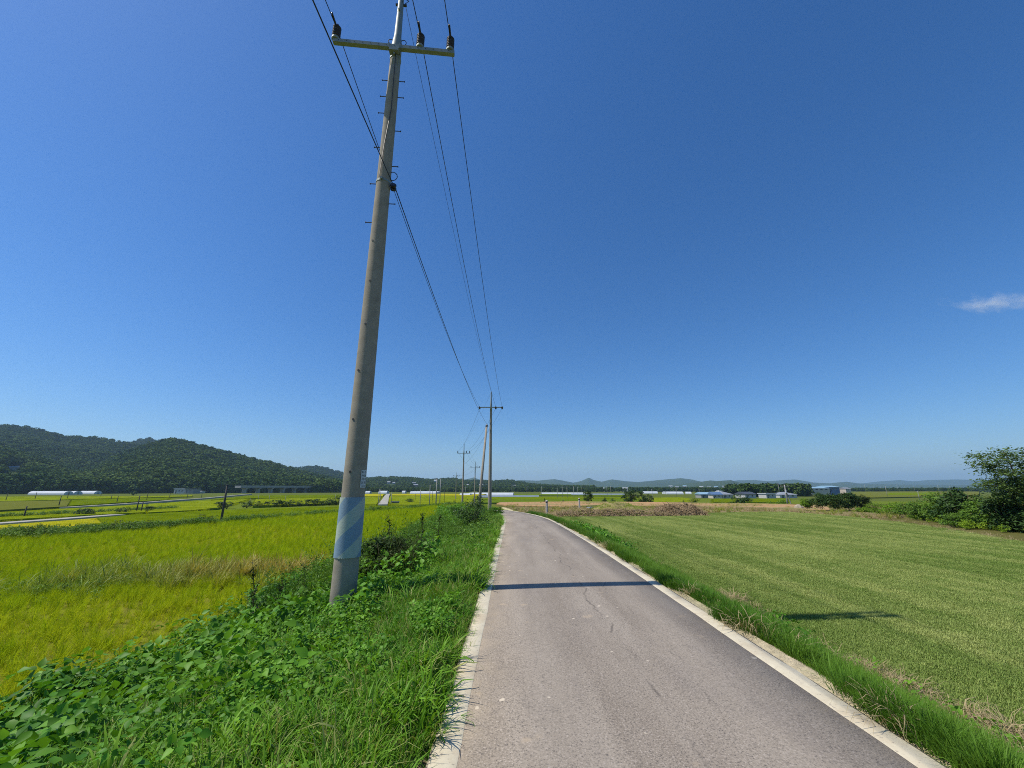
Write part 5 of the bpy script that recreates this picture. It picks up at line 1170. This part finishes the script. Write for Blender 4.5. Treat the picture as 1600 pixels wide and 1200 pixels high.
hill_house(876, 760, 900, 12, 4, 'roof_red', 'wall_cream', 'reddish house among trees left of the pointed far hill')
hill_house(946, 766.5, 700, 9, 3.5, 'roof_white', 'wall_white', 'white house left of the dark tree clump')
hill_house(977, 766.5, 680, 8, 3.5, 'roof_white', 'wall_white', 'white house showing above the dark tree clump')
for i, (x, y) in enumerate([(1048, 760), (1058, 761), (1070, 759.5), (1096, 761), (1108, 761.5), (1119, 761), (1132, 760.5)]): hill_house(x, y + 1.6, 1700, 13, 5, ['roof_white', 'roof_grey', 'roof_sky'][i % 3], 'wall_white', '%s house from the left in the hazy far town below the hills' % ordn[i])
hill_house(8, 735, 745, 7, 3.5, 'roof_white', 'wall_white', 'white house in the clearing on the left hill')
hill_house(468, 766, 760, 10, 3.5, 'roof_white', 'wall_white', 'white house behind the viaduct piers')
hill_house(478, 765, 770, 8, 4.5, 'roof_white', 'wall_white', 'second white house behind the viaduct piers')
# viaduct at the foot of the hill
a, b = radial(372, 758.6, 500), radial(530, 760.4, 570); L = (b - a).length
t = thing('viaduct', 'long grey road viaduct on piers at the foot of the left hill', 'bridge', (a.x, a.y, -5), math.atan2(b.y - a.y, b.x - a.x)); top = a.z + 5
mb = MB(); mb.box(0, L, -5, 5, top - 2.2, top - .9); obj('deck', mb.me('deck'), M['wall_grey'], t)
for s_ in (-5, 4.7): mb = MB(); mb.box(0, L, s_, s_ + .3, top - .899, top); obj('parapet', mb.me('parapet'), M['path'], t)
for i in range(9): mb = MB(); x = L * (i + .5) / 9; mb.box(x - .9, x + .9, -2.5, 2.5, -1, top - 2.201); mb.box(x - 1, x + 1, -4.2, 4.2, top - 3.2, top - 2.202); obj('pier', mb.me('pier'), M['path'], t)
# sluice on the rice plain
g = gz(617, 788, -3.4); t = thing('sluice', 'low concrete sluice with pale slab beside the straight field path', 'sluice', g, .1)
mb = MB(); mb.box(-1.3, 1.3, -.5, .5, .75, .95); obj('slab', mb.me('slab'), M['path'], t); mb = MB(); mb.box(-1.25, -1.05, -.4, .4, -.3, .749); mb.box(-.9, 1.2, .1, .3, -.3, .749); obj('wall', mb.me('wall'), M['wall_grey'], t)

# ------------------------------------------------------------------ cloud and haze
q = radial(1550, 474, 4200); k = NT('cloud_vapour'); k.out.inputs['Surface']
o = k.n('ShaderNodeTexCoord').outputs['Object']
nz = k.noise(k.scaled(o, (1.6, 1.3, .7)), 1.7, 6, .6); ln = k.n('ShaderNodeVectorMath', operation='LENGTH'); k.l(o, ln.inputs[0])
dens = k.math('MAXIMUM', 0.0, k.math('SUBTRACT', k.math('SUBTRACT', nz, .38), k.math('MULTIPLY', k.math('POWER', ln.outputs['Value'], 1.5), .28)))
pv = k.n('ShaderNodeVolumePrincipled'); pv.inputs['Color'].default_value = (.98, .98, 1, 1); k.l(k.math('MULTIPLY', dens, .028), pv.inputs['Density'])
k.l(pv.outputs[0], k.out.inputs['Volume'])
bm = bmesh.new(); bmesh.ops.create_icosphere(bm, subdivisions=4, radius=1); me = bpy.data.meshes.new('cloud'); bm.to_mesh(me); bm.free()
c_ = obj('cloud', me, k.m, None, q, 'small wispy white cloud alone in the right of the sky', 'cloud'); c_.scale = (300, 240, 75); c_.rotation_euler = (0, R(22), math.atan2(q.y, q.x) - math.pi / 2)

HAZE = 1.1e-4
k = NT('haze_air'); pv = k.n('ShaderNodeVolumePrincipled'); pv.inputs['Color'].default_value = (.50, .74, 1, 1); pv.inputs['Density'].default_value = HAZE; pv.inputs['Anisotropy'].default_value = .2
k.l(pv.outputs[0], k.out.inputs['Volume'])
mb = MB(); mb.box(-13800, 13800, -13800, 13800, -8, 420); obj('haze', mb.me('haze'), k.m, None, None, 'thin bluish haze in the air over the whole plain', 'haze', None, 'stuff')
